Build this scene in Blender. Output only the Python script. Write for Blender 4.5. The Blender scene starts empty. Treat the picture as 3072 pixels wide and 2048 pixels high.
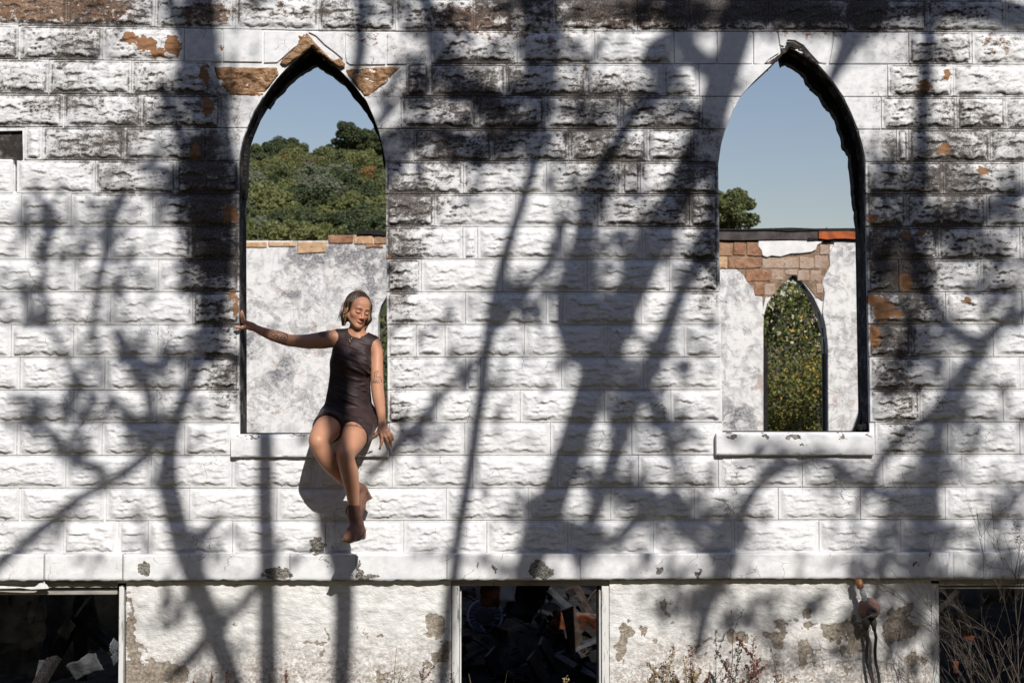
import bpy, bmesh, math, random
import numpy as np
from mathutils import Vector, Matrix, Euler
random.seed(7); np.random.seed(7)
sc = bpy.context.scene
COL = sc.collection
R = math.radians

# ------------------------------------------------------------------ camera
F = 3864.0; CW = 3072.0; CH = 2048.0
YAW, PITCH = R(1.08), R(1.9)
CAM = np.array([-8*math.tan(YAW), -8.0, 2.0])
fw = np.array([math.sin(YAW)*math.cos(PITCH), math.cos(YAW)*math.cos(PITCH), math.sin(PITCH)])
rt = np.array([math.cos(YAW), -math.sin(YAW), 0.0])
up = np.cross(rt, fw)
cd = bpy.data.cameras.new('camera'); cam = bpy.data.objects.new('camera', cd); COL.objects.link(cam)
cd.sensor_width = 36; cd.lens = 36*F/CW; cd.clip_start = 0.1; cd.clip_end = 3000
cd.dof.use_dof = True; cd.dof.focus_distance = 8.0; cd.dof.aperture_fstop = 5.0
cam.matrix_world = Matrix(((rt[0], up[0], -fw[0], CAM[0]), (rt[1], up[1], -fw[1], CAM[1]), (rt[2], up[2], -fw[2], CAM[2]), (0, 0, 0, 1)))
sc.camera = cam

def W(u, v, y=0.0):
    """world point on the plane Y = y seen at photo pixel (u, v)"""
    d = fw + rt*((u-CW/2)/F) + up*((CH/2-v)/F)
    t = (y-CAM[1])/d[1]
    return CAM + d*t
def WV(u, v, y=0.0): return Vector(W(u, v, y))

# ------------------------------------------------------------------ light
SUN_D = Vector((-0.30, 1.0, -0.82)).normalized()      # the way the light travels
world = bpy.data.worlds.new('World'); sc.world = world; world.use_nodes = True
wn = world.node_tree; wn.nodes.clear()
sky = wn.nodes.new('ShaderNodeTexSky'); sky.sky_type = 'NISHITA'; sky.sun_disc = False
sky.sun_elevation = math.asin(-SUN_D.z)
sky.sun_rotation = math.atan2(-SUN_D.x, -SUN_D.y)
sky.air_density = 1.5; sky.dust_density = 0.5; sky.ozone_density = 2.5
bg = wn.nodes.new('ShaderNodeBackground'); bg.inputs['Strength'].default_value = 0.082
wo = wn.nodes.new('ShaderNodeOutputWorld')
tint = wn.nodes.new('ShaderNodeMix'); tint.data_type = 'RGBA'; tint.blend_type = 'MULTIPLY'; tint.inputs[0].default_value = 1; tint.inputs[7].default_value = (1.04, .935, 1.0, 1)
wn.links.new(sky.outputs[0], tint.inputs[6]); wn.links.new(tint.outputs[2], bg.inputs[0]); wn.links.new(bg.outputs[0], wo.inputs[0])
sl = bpy.data.lights.new('sun', 'SUN'); sl.energy = 5.0; sl.angle = R(0.36); sl.color = (1.0, 0.97, 0.93)
so = bpy.data.objects.new('sun', sl); COL.objects.link(so)
so.rotation_euler = SUN_D.to_track_quat('-Z', 'Y').to_euler(); so.location = (3, -12, 12)
sc.view_settings.view_transform = 'Standard'; sc.view_settings.look = 'None'
sc.view_settings.exposure = -0.04; sc.view_settings.gamma = 1.0; sc.view_settings.use_curve_mapping = False
sc.cycles.max_bounces = 6; sc.cycles.diffuse_bounces = 3; sc.cycles.glossy_bounces = 2
sc.cycles.transparent_max_bounces = 8
sc.cycles.use_denoising = True

# ------------------------------------------------------------------ numpy noise
_rng = np.random.RandomState(3)
_T = _rng.rand(256, 256).astype(np.float64)
def vn(x, y, seed=0):
    x = np.asarray(x, float)+seed*17.31; y = np.asarray(y, float)+seed*9.77
    xi = np.floor(x).astype(int); yi = np.floor(y).astype(int)
    fx = x-xi; fy = y-yi
    fx = fx*fx*fx*(fx*(fx*6-15)+10); fy = fy*fy*fy*(fy*(fy*6-15)+10)
    a = _T[xi & 255, yi & 255]; b = _T[(xi+1) & 255, yi & 255]
    c = _T[xi & 255, (yi+1) & 255]; d = _T[(xi+1) & 255, (yi+1) & 255]
    return (a*(1-fx)+b*fx)*(1-fy)+(c*(1-fx)+d*fx)*fy
def fbm(x, y, o=4, seed=0, gain=.5):
    s = 0; a = 1; t = 0
    for i in range(o):
        s = s+a*vn(x*2**i, y*2**i, seed+i*3); t += a; a *= gain
    return s/t
def sst(a, b, x):
    t = np.clip((x-a)/(b-a), 0, 1); return t*t*(3-2*t)

# ------------------------------------------------------------------ object helpers
def link(o, parent=None):
    COL.objects.link(o)
    if parent is not None: o.parent = parent
    return o
def mesh_np(name, V, Fq, smooth=True, attrs=None, cols=None):
    me = bpy.data.meshes.new(name)
    V = np.asarray(V, np.float32)
    if isinstance(Fq, np.ndarray):
        n = Fq.shape[1]
        me.vertices.add(len(V)); me.vertices.foreach_set('co', V.ravel())
        me.loops.add(Fq.size); me.loops.foreach_set('vertex_index', Fq.astype(np.int32).ravel())
        me.polygons.add(len(Fq)); me.polygons.foreach_set('loop_start', np.arange(0, Fq.size, n, dtype=np.int32))
    else:
        me.from_pydata([tuple(v) for v in V.tolist()], [], Fq)
    me.update(calc_edges=True); me.validate()
    if smooth: me.polygons.foreach_set('use_smooth', np.ones(len(me.polygons), bool))
    for k, a in (attrs or {}).items():
        at = me.attributes.new(k, 'FLOAT', 'POINT'); at.data.foreach_set('value', np.asarray(a, np.float32).ravel())
    for k, c in (cols or {}).items():
        at = me.attributes.new(k, 'FLOAT_COLOR', 'POINT'); at.data.foreach_set('color', np.asarray(c, np.float32).ravel())
    return me
def gridF(nx, nz):
    i = np.arange(nx-1)[None, :]; j = np.arange(nz-1)[:, None]
    a = (j*nx+i); return np.stack([a, a+1, a+nx+1, a+nx], -1).reshape(-1, 4)
def ob(name, me, mat=None, parent=None, loc=None):
    o = bpy.data.objects.new(name, me)
    if mat is not None and me is not None and not me.materials: me.materials.append(mat)
    if loc is not None: o.location = loc
    return link(o, parent)
def tag(o, label, cat=None, group=None, kind=None):
    if label: o['label'] = label
    if cat: o['category'] = cat
    if group: o['group'] = group
    if kind: o['kind'] = kind
    return o
def thing(name, label, cat, loc=(0, 0, 0), group=None):
    o = bpy.data.objects.new(name, None); o.location = loc; o.empty_display_size = .1
    link(o); return tag(o, label, cat, group)

class MB:
    """collects simple shapes into one mesh"""
    def __init__(s): s.v = []; s.f = []
    def add(s, vs, fs):
        b = len(s.v); s.v += [tuple(v) for v in vs]; s.f += [tuple(i+b for i in f) for f in fs]; return s
    def box(s, c, d, rot=None, jit=0, taper=0):
        M = rot.to_matrix() if rot is not None else Matrix.Identity(3)
        vs = []
        for z in (-1, 1):
            for y in (-1, 1):
                for x in (-1, 1):
                    k = 1-taper*(x > 0)
                    p = Vector((x*d[0]/2, y*d[1]/2*k, z*d[2]/2*k))
                    if jit: p += Vector((random.uniform(-jit, jit) for _ in range(3)))
                    vs.append(Vector(c)+M @ p)
        return s.add(vs, [(0, 2, 3, 1), (4, 5, 7, 6), (0, 1, 5, 4), (2, 6, 7, 3), (0, 4, 6, 2), (1, 3, 7, 5)])
    def prism(s, poly, y0, y1):
        """poly: (x, z) counter-clockwise seen from -Y; extruded from y0 (front) to y1"""
        n = len(poly)
        vs = [(p[0], y0, p[1]) for p in poly]+[(p[0], y1, p[1]) for p in poly]
        fs = [tuple(range(n)), tuple(range(2*n-1, n-1, -1))]
        for i in range(n):
            j = (i+1) % n; fs.append((i, i+n, j+n, j))
        return s.add(vs, fs)
    def tube(s, pts, rad, n=6, cap=True):
        pts = [Vector(p) for p in pts]; m = len(pts)
        if not hasattr(rad, '__len__'): rad = [rad]*m
        b = len(s.v); ref = Vector((0.31, 0.22, 0.9)).normalized()
        T0 = (pts[1]-pts[0]).normalized(); N = T0.cross(ref)
        if N.length < .05: N = T0.cross(Vector((1, 0, 0)))
        N.normalize()
        for i, p in enumerate(pts):
            T = (pts[min(i+1, m-1)]-pts[max(i-1, 0)])
            if T.length < 1e-9: T = T0
            T.normalize(); N = (N-T*N.dot(T)).normalized(); B = T.cross(N)
            for k in range(n):
                a = 2*math.pi*k/n
                s.v.append(tuple(p+(N*math.cos(a)+B*math.sin(a))*rad[i]))
        for i in range(m-1):
            for k in range(n):
                q = (k+1) % n
                s.f.append((b+i*n+k, b+i*n+q, b+(i+1)*n+q, b+(i+1)*n+k))
        if cap:
            s.f.append(tuple(b+k for k in range(n-1, -1, -1))); s.f.append(tuple(b+(m-1)*n+k for k in range(n)))
        return s
    def lathe(s, prof, M=None, n=24):
        """prof: (r, h) list around local Z"""
        M = M or Matrix.Identity(4); b = len(s.v)
        for r, h in prof:
            for k in range(n):
                a = 2*math.pi*k/n; s.v.append(tuple(M @ Vector((r*math.cos(a), r*math.sin(a), h))))
        for i in range(len(prof)-1):
            for k in range(n):
                q = (k+1) % n; s.f.append((b+i*n+k, b+i*n+q, b+(i+1)*n+q, b+(i+1)*n+k))
        s.f.append(tuple(b+k for k in range(n-1, -1, -1))); s.f.append(tuple(b+(len(prof)-1)*n+k for k in range(n)))
        return s
    def mesh(s, name, smooth=False):
        me = bpy.data.meshes.new(name); me.from_pydata(s.v, [], s.f); me.update()
        if smooth: me.polygons.foreach_set('use_smooth', np.ones(len(me.polygons), bool))
        return me
    def build(s, name, mat, parent=None, smooth=False, bevel=0):
        o = ob(name, s.mesh(name, smooth), mat, parent)
        if bevel:
            m = o.modifiers.new('bevel', 'BEVEL'); m.width = bevel; m.segments = 2; m.limit_method = 'ANGLE'
        return o

# ------------------------------------------------------------------ material helpers
class NT:
    def __init__(s, name):
        s.m = bpy.data.materials.new(name); s.m.use_nodes = True; s.t = s.m.node_tree; s.t.nodes.clear()
        s.out = s.n('ShaderNodeOutputMaterial'); s.b = s.n('ShaderNodeBsdfPrincipled')
        s.l(s.b.outputs[0], s.out.inputs[0]); s.b.inputs['Specular IOR Level'].default_value = .25
    def n(s, t): return s.t.nodes.new(t)
    def l(s, a, b): s.t.links.new(a, b)
    def put(s, sock, v):
        if isinstance(v, bpy.types.NodeSocket): s.l(v, sock)
        elif v is not None:
            if sock.type == 'RGBA' and len(v) == 3: v = (*v, 1)
            sock.default_value = v
    def math(s, op, a, b=None, c=None, clamp=False):
        n = s.n('ShaderNodeMath'); n.operation = op; n.use_clamp = clamp
        for i, x in enumerate((a, b, c)):
            if x is not None: s.put(n.inputs[i], x)
        return n.outputs[0]
    def vmath(s, op, a, b=None):
        n = s.n('ShaderNodeVectorMath'); n.operation = op
        s.put(n.inputs[0], a)
        if b is not None: s.put(n.inputs[1], b)
        return n.outputs[1] if op in ('LENGTH', 'DOT_PRODUCT') else n.outputs[0]
    def pos(s): return s.n('ShaderNodeNewGeometry').outputs['Position']
    def objc(s): return s.n('ShaderNodeTexCoord').outputs['Object']
    def rnd(s): return s.n('ShaderNodeObjectInfo').outputs['Random']
    def attr(s, k, col=False):
        n = s.n('ShaderNodeAttribute'); n.attribute_name = k
        return n.outputs['Color'] if col else n.outputs['Fac']
    def noise(s, vec, scale, detail=5, rough=.55, dist=0, sc3=None):
        if sc3: vec = s.vmath('MULTIPLY', vec, sc3)
        n = s.n('ShaderNodeTexNoise'); s.l(vec, n.inputs['Vector'])
        n.inputs['Scale'].default_value = scale; n.inputs['Detail'].default_value = detail
        n.inputs['Roughness'].default_value = rough; n.inputs['Distortion'].default_value = dist
        return n.outputs['Fac']
    def vor(s, vec, scale, feat='F1', out='Distance', rnd=1.0):
        n = s.n('ShaderNodeTexVoronoi'); s.l(vec, n.inputs['Vector']); n.feature = feat
        n.inputs['Scale'].default_value = scale; n.inputs['Randomness'].default_value = rnd
        return n.outputs[out]
    def ramp(s, x, a, b, lo=0., hi=1., smooth=True):
        n = s.n('ShaderNodeMapRange'); n.interpolation_type = 'SMOOTHSTEP' if smooth else 'LINEAR'
        s.put(n.inputs[0], x); s.put(n.inputs[1], a); s.put(n.inputs[2], b); s.put(n.inputs[3], lo); s.put(n.inputs[4], hi)
        return n.outputs[0]
    def mix(s, f, a, b, mode='MIX'):
        n = s.n('ShaderNodeMix'); n.data_type = 'RGBA'; n.blend_type = mode
        s.put(n.inputs[0], f); s.put(n.inputs[6], a); s.put(n.inputs[7], b)
        return n.outputs[2]
    def cramp(s, x, stops):
        n = s.n('ShaderNodeValToRGB'); e = n.color_ramp.elements
        e[0].position, e[0].color = stops[0][0], (*stops[0][1], 1)
        e[1].position, e[1].color = stops[-1][0], (*stops[-1][1], 1)
        for p, c in stops[1:-1]:
            q = e.new(p); q.color = (*c, 1)
        s.l(x, n.inputs[0]); return n.outputs[0]
    def blobs(s, vec, lst, soft=True, yy=0.):
        """sum of soft ellipses given as (u, v, ru, rv, strength) in photo pixels on the wall plane"""
        acc = None
        for u, v, ru, rv, st in lst:
            c = W(u, v, yy); k_ = 483*8/(8+yy); a = ru/k_; b = rv/k_
            d = s.vmath('SUBTRACT', vec, (c[0], 0, c[2]))
            d = s.vmath('MULTIPLY', d, (1/a, 0, 1/b))
            L = s.vmath('LENGTH', d)
            m = s.ramp(L, 1.35 if soft else 1.15, .2 if soft else .85, 0., st)
            acc = m if acc is None else s.math('ADD' if soft else 'MAXIMUM', acc, m)
        return acc
    def bump(s, h, strength=.5, dist=.01, normal=None):
        n = s.n('ShaderNodeBump'); n.inputs['Strength'].default_value = strength; n.inputs['Distance'].default_value = dist
        s.l(h, n.inputs['Height'])
        if normal is not None: s.l(normal, n.inputs['Normal'])
        return n.outputs[0]
    def fin(s, col, rough=.85, normal=None, metal=None, sub=None):
        s.put(s.b.inputs['Base Color'], col); s.put(s.b.inputs['Roughness'], rough)
        if normal is not None: s.l(normal, s.b.inputs['Normal'])
        if metal is not None: s.put(s.b.inputs['Metallic'], metal)
        return s.m
def plain(name, col, rough=.8, var=.25, scale=20, metal=0, bump=.3, bd=.004):
    t = NT(name); p = t.pos(); n = t.noise(p, scale, 6)
    c = t.mix(t.ramp(n, .3, .7), tuple(x*(1-var) for x in col), tuple(min(1, x*(1+var)) for x in col))
    return t.fin(c, rough, t.bump(t.noise(p, scale*4, 4), bump, bd), metal)
# ------------------------------------------------------------------ the near wall
S = 2352/3072.   # photo px per display px: display coords d -> source d/S
def D2(x): return x/S
# soot and dirt, in source px: (u, v, ru, rv, strength)
DIRT = [(2300, 20, 900, 75, .62), (1500, 25, 700, 80, .45), (500, 10, 800, 90, .38),
        (1350, 290, 420, 190, .30), (1700, 330, 480, 200, .24), (1300, 520, 260, 190, .28), (1950, 420, 330, 260, .22),
        (640, 560, 150, 300, .50), (650, 850, 110, 330, .52), (690, 1130, 70, 180, .30), (655, 300, 130, 160, .20),
        (1210, 700, 110, 240, .40), (1200, 980, 80, 240, .24), (1230, 150, 500, 70, .16),
        (2110, 620, 90, 330, .52), (2120, 840, 60, 140, .20), (2680, 640, 190, 260, .46), (2960, 620, 260, 260, .34), (2680, 920, 130, 260, .50),
        (2700, 1200, 110, 190, .42), (2850, 870, 240, 170, .22), (2850, 330, 330, 230, .20),
        (250, 330, 420, 230, .24), (150, 130, 350, 90, .16), (420, 480, 240, 150, .20), (2780, 130, 330, 80, .12), (2350, 40, 520, 60, .35), (1180,1260,60,130,.25), (300, 250, 520, 300, .16), (1500, 330, 560, 260, .12), (2780, 330, 420, 330, .16), (1900, 560, 300, 200, .16), (350, 640, 420, 120, .10), (1900, 800, 260, 240, .10)]
ORANGE = [(60, 25, 190, 60, 1), (300, 30, 150, 60, .9), (610, 40, 110, 50, .75), (900, 30, 260, 60, .42), (1350, 45, 200, 55, .5), (1700, 60, 420, 90, .42), (1450, 130, 300, 60, .3), (1960, 40, 240, 60, .4), (2700, 110, 420, 60, .22), (3000, 140, 120, 70, .35), (1090, 110, 100, 40, .5), (2380, 90, 300, 40, .3)]
CHIPS = [(395, 118, 26, 17), (445, 135, 32, 22), (520, 140, 24, 32), (475, 163, 26, 14), (663, 145, 7, 10), (614, 225, 12, 32), (625, 325, 20, 30),
         (585, 452, 14, 26), (692, 642, 20, 28), (2768, 262, 24, 17), (2840, 228, 14, 12), (2830, 452, 24, 14), (2944, 512, 14, 14), (2620, 655, 16, 16),
         (2720, 705, 16, 10), (2765, 700, 8, 8), (2715, 845, 20, 24), (2650, 930, 30, 34), (2625, 1010, 16, 40), (2620, 900, 20, 20), (2690, 940, 16, 16), (2900, 905, 14, 10),
         (1167, 769, 14, 4), (1755, 205, 4, 12), (708, 920, 8, 30), (700, 880, 10, 18)]
DARKHOLES = [(952, 1637, 24, 24), (440, 1706, 16, 22), (830, 1712, 34, 20), (1620, 1705, 34, 30), (866, 1718, 14, 14), (1432, 1690, 6, 13), (2090, 1712, 6, 20), (1484, 1700, 6, 16), (2185, 1308, 16, 6), (2290, 1306, 10, 5), (2370, 1308, 22, 6), (2520, 1309, 14, 7), (2600, 1306, 10, 4), (2405, 1332, 9, 3), (760, 1308, 20, 4), (900, 1306, 26, 3), (1110, 1354, 12, 3), (1080, 1700, 8, 22), (1100, 1722, 40, 10), (1975, 1705, 10, 10), (2735, 1690, 7, 7)]

def wall_paint(name, smooth=False, dirtmul=1.0):
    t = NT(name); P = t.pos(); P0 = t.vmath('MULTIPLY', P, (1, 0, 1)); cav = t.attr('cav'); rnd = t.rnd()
    Pn = t.vmath('MULTIPLY', P, (1, .6, 1.25))
    big = t.noise(Pn, 3.0, 4, .55); mid = t.noise(Pn, 19, 7, .66, .3); fine = t.noise(Pn, 95, 6, .72)
    reg = t.blobs(P0, DIRT)
    reg = t.math('MULTIPLY', reg, t.ramp(big, .3, .62, .55, 1.3))
    wet = t.math('ADD', reg, t.math('MULTIPLY', t.math('SUBTRACT', rnd, .5), .14))
    a = t.math('MULTIPLY', wet, dirtmul)
    # spotted soot: grows out of the hollows of the rock face
    v = t.math('ADD', t.math('MULTIPLY', a, .95), t.math('MULTIPLY', t.math('SUBTRACT', mid, .5), 1.25))
    v = t.math('ADD', v, t.math('MULTIPLY', t.math('SUBTRACT', fine, .5), 1.1))
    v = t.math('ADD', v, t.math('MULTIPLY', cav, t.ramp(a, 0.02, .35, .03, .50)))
    v = t.math('SUBTRACT', v, t.math('MULTIPLY', t.ramp(t.vor(P, 60, 'F1'), .25, .05), .35)); soot = t.ramp(v, .32, .74, 0, .93)
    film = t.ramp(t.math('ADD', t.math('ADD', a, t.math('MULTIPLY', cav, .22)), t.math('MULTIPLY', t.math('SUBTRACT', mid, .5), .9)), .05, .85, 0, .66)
    base = t.mix(t.ramp(mid, .35, .68), (.80, .79, .775), (.66, .66, .665))
    base = t.mix(t.ramp(t.noise(Pn, 1.3, 3), .4, .7, 0, .25), base, (.62, .64, .68))
    base = t.mix(t.math('MULTIPLY', cav, .30), base, (.30, .29, .285))  # crease dirt plus painted relief shade: hollows and undersides darkened on clean paint
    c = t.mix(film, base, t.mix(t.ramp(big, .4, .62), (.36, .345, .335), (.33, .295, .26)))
    # brown stone showing through
    org = t.blobs(P0, ORANGE)
    ov = t.math('ADD', t.math('MULTIPLY', org, .62), t.math('ADD', t.math('MULTIPLY', t.math('SUBTRACT', mid, .5), 1.1), t.math('MULTIPLY', t.math('SUBTRACT', fine, .5), .5)))
    c = t.mix(t.ramp(ov, .26, .40), c, t.mix(t.ramp(t.math('ADD', t.math('MULTIPLY', fine, .6), t.math('MULTIPLY', big, .5)), .42, .66), (.075, .042, .028), (.34, .20, .12)))
    c = t.mix(t.math('MULTIPLY', t.ramp(ov, .26, .40), t.math('MULTIPLY', cav, .75)), c, (.045, .03, .024))  # painted relief shade: darkens hollows and undersides of the brown stone
    c = t.mix(t.math('MULTIPLY', t.ramp(ov, .26, .40), t.ramp(t.noise(Pn, 44, 5, .7), .56, .64)), c, (.52, .48, .45))
    c = t.mix(soot, c, t.mix(t.ramp(fine, .42, .60), (.020, .018, .018), (.14, .115, .10)))
    # hairline cracks in the paint
    cr = t.vor(t.vmath('ADD', P, t.vmath('MULTIPLY', t.mix(1.0, (0, 0, 0), t.n('ShaderNodeTexNoise').outputs['Color']), (.05, .05, .05))), 6.5, 'DISTANCE_TO_EDGE')
    crk = t.math('MULTIPLY', t.ramp(cr, .012, .004), t.ramp(t.noise(P, 4.0, 2), .56, .62))
    c = t.mix(t.math('MULTIPLY', crk, .75), c, (.10, .09, .085))
    # small chips
    n3 = t.n('ShaderNodeTexNoise'); t.l(P, n3.inputs['Vector']); n3.inputs['Scale'].default_value = 26; n3.inputs['Detail'].default_value = 5
    Pd = t.vmath('ADD', P0, t.vmath('MULTIPLY', t.vmath('SUBTRACT', n3.outputs['Color'], (.5, .5, .5)), (.10, 0, .10)))
    chip = t.blobs(Pd, [(*q, 1) for q in CHIPS], soft=False)
    c = t.mix(t.ramp(chip, .4, .6), c, t.mix(fine, (.20, .10, .05), (.36, .19, .095)))
    hole = t.blobs(Pd, [(*q, 1) for q in DARKHOLES], soft=False)
    c = t.mix(t.ramp(hole, .4, .6), c, t.mix(t.ramp(fine, .4, .6), (.05, .045, .04), (.30, .28, .24)))
    specks = t.math('MULTIPLY', t.ramp(t.vor(P, 34, 'F1'), .13, .08), t.ramp(t.noise(P, 7, 3), .62, .68))
    c = t.mix(specks, c, (.09, .085, .08))
    h = t.math('ADD', t.math('MULTIPLY', fine, .5 if not smooth else .25), t.math('MULTIPLY', mid, .9 if not smooth else .3))
    h = t.math('SUBTRACT', h, t.math('MULTIPLY', t.math('ADD', chip, hole), .5))
    return t.fin(c, .8, t.bump(h, .55 if not smooth else .35, .008))
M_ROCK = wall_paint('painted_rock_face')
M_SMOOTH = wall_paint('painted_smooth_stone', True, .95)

def orange_stone():
    t = NT('raw_orange_stone'); P = t.vmath('MULTIPLY', t.pos(), (1, 1, 1.6))
    n = t.noise(P, 22, 8, .65, .6); f = t.noise(P, 90, 4, .6)
    c = t.cramp(n, [(.28, (.09, .045, .025)), (.45, (.34, .19, .10)), (.6, (.47, .30, .175)), (.75, (.56, .42, .28))])
    c = t.mix(t.ramp(f, .35, .5, .5, 0), c, (.12, .06, .035))
    return t.fin(c, .95, t.bump(t.math('ADD', n, t.math('MULTIPLY', f, .3)), .9, .03))
M_ORANGE = orange_stone()
def core_mat():
    t = NT('sooty_wall_core'); P = t.pos(); n = t.noise(P, 14, 7, .65, .3)
    c = t.cramp(n, [(.3, (.016, .015, .014)), (.52, (.05, .043, .038)), (.66, (.20, .17, .15)), (.8, (.32, .29, .27))])
    return t.fin(c, .95, t.bump(n, .8, .03))
M_CORE = core_mat()
def char_mat():
    t = NT('charred_wood'); P = t.pos(); n = t.noise(P, 30, 6, .6, .3, (1, 1, .4))
    v = t.vor(P, 45, 'DISTANCE_TO_EDGE')
    c = t.cramp(n, [(.3, (.008, .008, .008)), (.6, (.026, .023, .021)), (.78, (.075, .055, .045))])
    return t.fin(c, .75, t.bump(t.math('ADD', n, t.ramp(v, 0, .1)), .8, .01))
M_CHAR = char_mat()

wall = thing('block_wall', 'burnt-out white painted rock-faced block wall with two pointed window openings', 'wall', tuple(W(1536, 2048, .1)))
wall.location = (0, .1, -.5); bpy.context.view_layer.update()
def wpart(name, me, mat, loc=None, label=None):
    o = ob(name, me, mat, None, loc); o.parent = wall; o.matrix_parent_inverse = Matrix.Translation(-Vector(wall.location))
    if label: o['label'] = label
    return o

# course lines
K0 = [93+97.9*k for k in range(17)]; K0[16] = 1661
LOF = {0: -17, 1: -13, 2: -8, 3: -6, 4: -4, 5: -2}
def ycrs(k, x):
    if k < 0: return K0[0]+97.9*k+(LOF[0]*max(0, 1-x/1024) if x < 1024 else 5*(x-1024)/2048)
    c = K0[k]; l = LOF.get(k, 0); r = 4-k*.55
    return c+l*max(0, 1-x/1024) + r*max(0, (x-1024)/2048)

# arch outlines (source px)
ARCH_L = [(716, 500), (718, 470), (727, 425), (742, 383), (762, 336), (785, 298), (812, 258), (840, 224), (872, 190), (905, 162), (932, 138),
          (962, 160), (996, 188), (1030, 220), (1066, 260), (1100, 305), (1120, 350), (1135, 392), (1148, 440), (1156, 484), (1158, 520)]
ARCH_R = [(2155, 500), (2157, 478), (2164, 430), (2179, 383), (2198, 334), (2224, 287), (2262, 245), (2303, 207), (2338, 174), (2370, 140),
          (2412, 164), (2457, 197), (2495, 240), (2527, 287), (2551, 334), (2571, 383), (2587, 435), (2596, 480), (2597, 520)]
OPEN_L = [(718, 1302)] + ARCH_L + [(1163, 1302)]
OPEN_R = [(2168, 1296)] + ARCH_R + [(2610, 1296)]
def arch_x(arch, v, side):
    a = arch[:len(arch)//2+1] if side < 0 else arch[len(arch)//2:]
    a = sorted(a, key=lambda p: p[1]); ys = [p[1] for p in a]; xs = [p[0] for p in a]
    return float(np.interp(v, ys, xs))

# core slab with openings, as a filled 2D curve
def px(poly, y=0.0): return [(W(u, v, y)[0], W(u, v, y)[2]) for u, v in poly]
XL, XR, ZT = -6.6, 6.6, W(1536, -110)[2]
def slab(name, outer, holes, y0, y1, mat):
    cu = bpy.data.curves.new('tmp', 'CURVE'); cu.dimensions = '2D'; cu.fill_mode = 'BOTH'; cu.extrude = abs(y1-y0)/2
    for poly in [outer]+holes:
        s = cu.splines.new('POLY'); s.points.add(len(poly)-1); s.use_cyclic_u = True
        for i, p in enumerate(poly): s.points[i].co = (p[0], p[1], 0, 1)
    o = bpy.data.objects.new('tmp', cu); COL.objects.link(o); bpy.context.view_layer.update()
    me = bpy.data.meshes.new_from_object(o.evaluated_get(bpy.context.evaluated_depsgraph_get())); me.name = name
    bpy.data.objects.remove(o)
    me.transform(Matrix.Rotation(R(90), 4, 'X')); me.transform(Matrix.Translation((0, (y0+y1)/2, 0)))
    me.materials.clear(); me.materials.append(mat); return me
z_led = W(1536, 1745)[2]
bas = [[(-60, 1775), (352, 1760), (352, 2400), (-60, 2400)], [(1381, 1758), (1799, 1758), (1799, 2400), (1381, 2400)], [(2817, 1758), (3160, 1758), (3160, 2400), (2817, 2400)]]
missing = [(-60, 394), (66, 391), (68, 478), (56, 490), (58, 540), (50, 575), (42, 572), (44, 500), (34, 478), (-60, 476)]
def zof(poly): return px(poly)
zb = -.7
core_me = slab('wall_core', [(XL, zb), (XR, zb), (XR, ZT), (XL, ZT)],
               [zof(OPEN_L), zof(OPEN_R)]+[[(px([p])[0][0], max(px([p])[0][1], -.5)) for p in b] for b in bas], .032, .25, M_CORE)
wpart('wall_core', core_me, M_CORE)
mort_me = slab('mortar_bed', [(XL, W(1536, 1745)[2]), (XR, W(1536, 1745)[2]), (XR, ZT), (XL, ZT)], [zof(OPEN_L), zof(OPEN_R), zof(missing)], .0075, .030, M_SMOOTH)
wpart('mortar_bed', mort_me, M_SMOOTH)

# ---- the rock-face mould
BW, BH = .507, .2027
def rock(sx, tz, w, h, seed=0, full=True):
    """height of the face at (sx, tz) metres from the lower left corner of a block w x h"""
    mx, mt = .022, .017
    d = np.minimum(np.minimum(sx-mx, w-mx-sx), np.minimum(tz-mt, (h-mt*.85)-tz))
    inside = sst(-.001, .0025, d)
    s = sx/w if w > .40 else sx/.507+.13; t = tz/h
    wig = (fbm(s*9, t*0+seed, 3, 5+seed)-.5)
    b = .003+.011*sst(0, .03, d) + .004*sst(.0, .09, d)
    r = np.abs(fbm(s*5+1.3, t*4.2, 4, 11+seed)-.5)*2
    b = b + .010*(fbm(s*3.2, t*3.2, 5, 21+seed)-.5) + .009*(.45-r) + .006*(.5-np.abs(fbm(s*13, t*8, 3, 41+seed)-.5)*4)*sst(.45, .6, fbm(s*3, t*2, 2, 51+seed))
    def ledge(c, half, base, slope, amp, L, wg=.10, sh=.007):
        t0 = base+slope*(s-c)+wg*wig*1.6
        win = np.clip(1-((s-c)/half)**2, 0, 1)**.8
        q = t-t0
        return amp*win*sst(-sh, sh, q)*np.exp(-np.clip(q, 0, 9)/L)
    b = b+ledge(.33, .15, .60, -.22, .013, .30, .11) + ledge(.76, .15, .52, .10, .007, .25, .10)
    b = b+ledge(.27, .17, .12, .03, .012, .20, .09) + ledge(.73, .22, .13, -.03, .014, .20, .09)
    b = b+ledge(.25, .08, .36, .1, .006, .12) + ledge(.84, .09, .33, 0, .006, .12) + ledge(.55, .10, .42, .1, .006, .15) + ledge(.62, .09, .74, -.1, .006, .14)
    b = b+.0045*(fbm(s*22, t*11, 3, 31+seed)-.5)
    return inside*np.clip(b, .002, .05)-.0012*np.exp(-((d+.003)/.002)**2)
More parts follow.
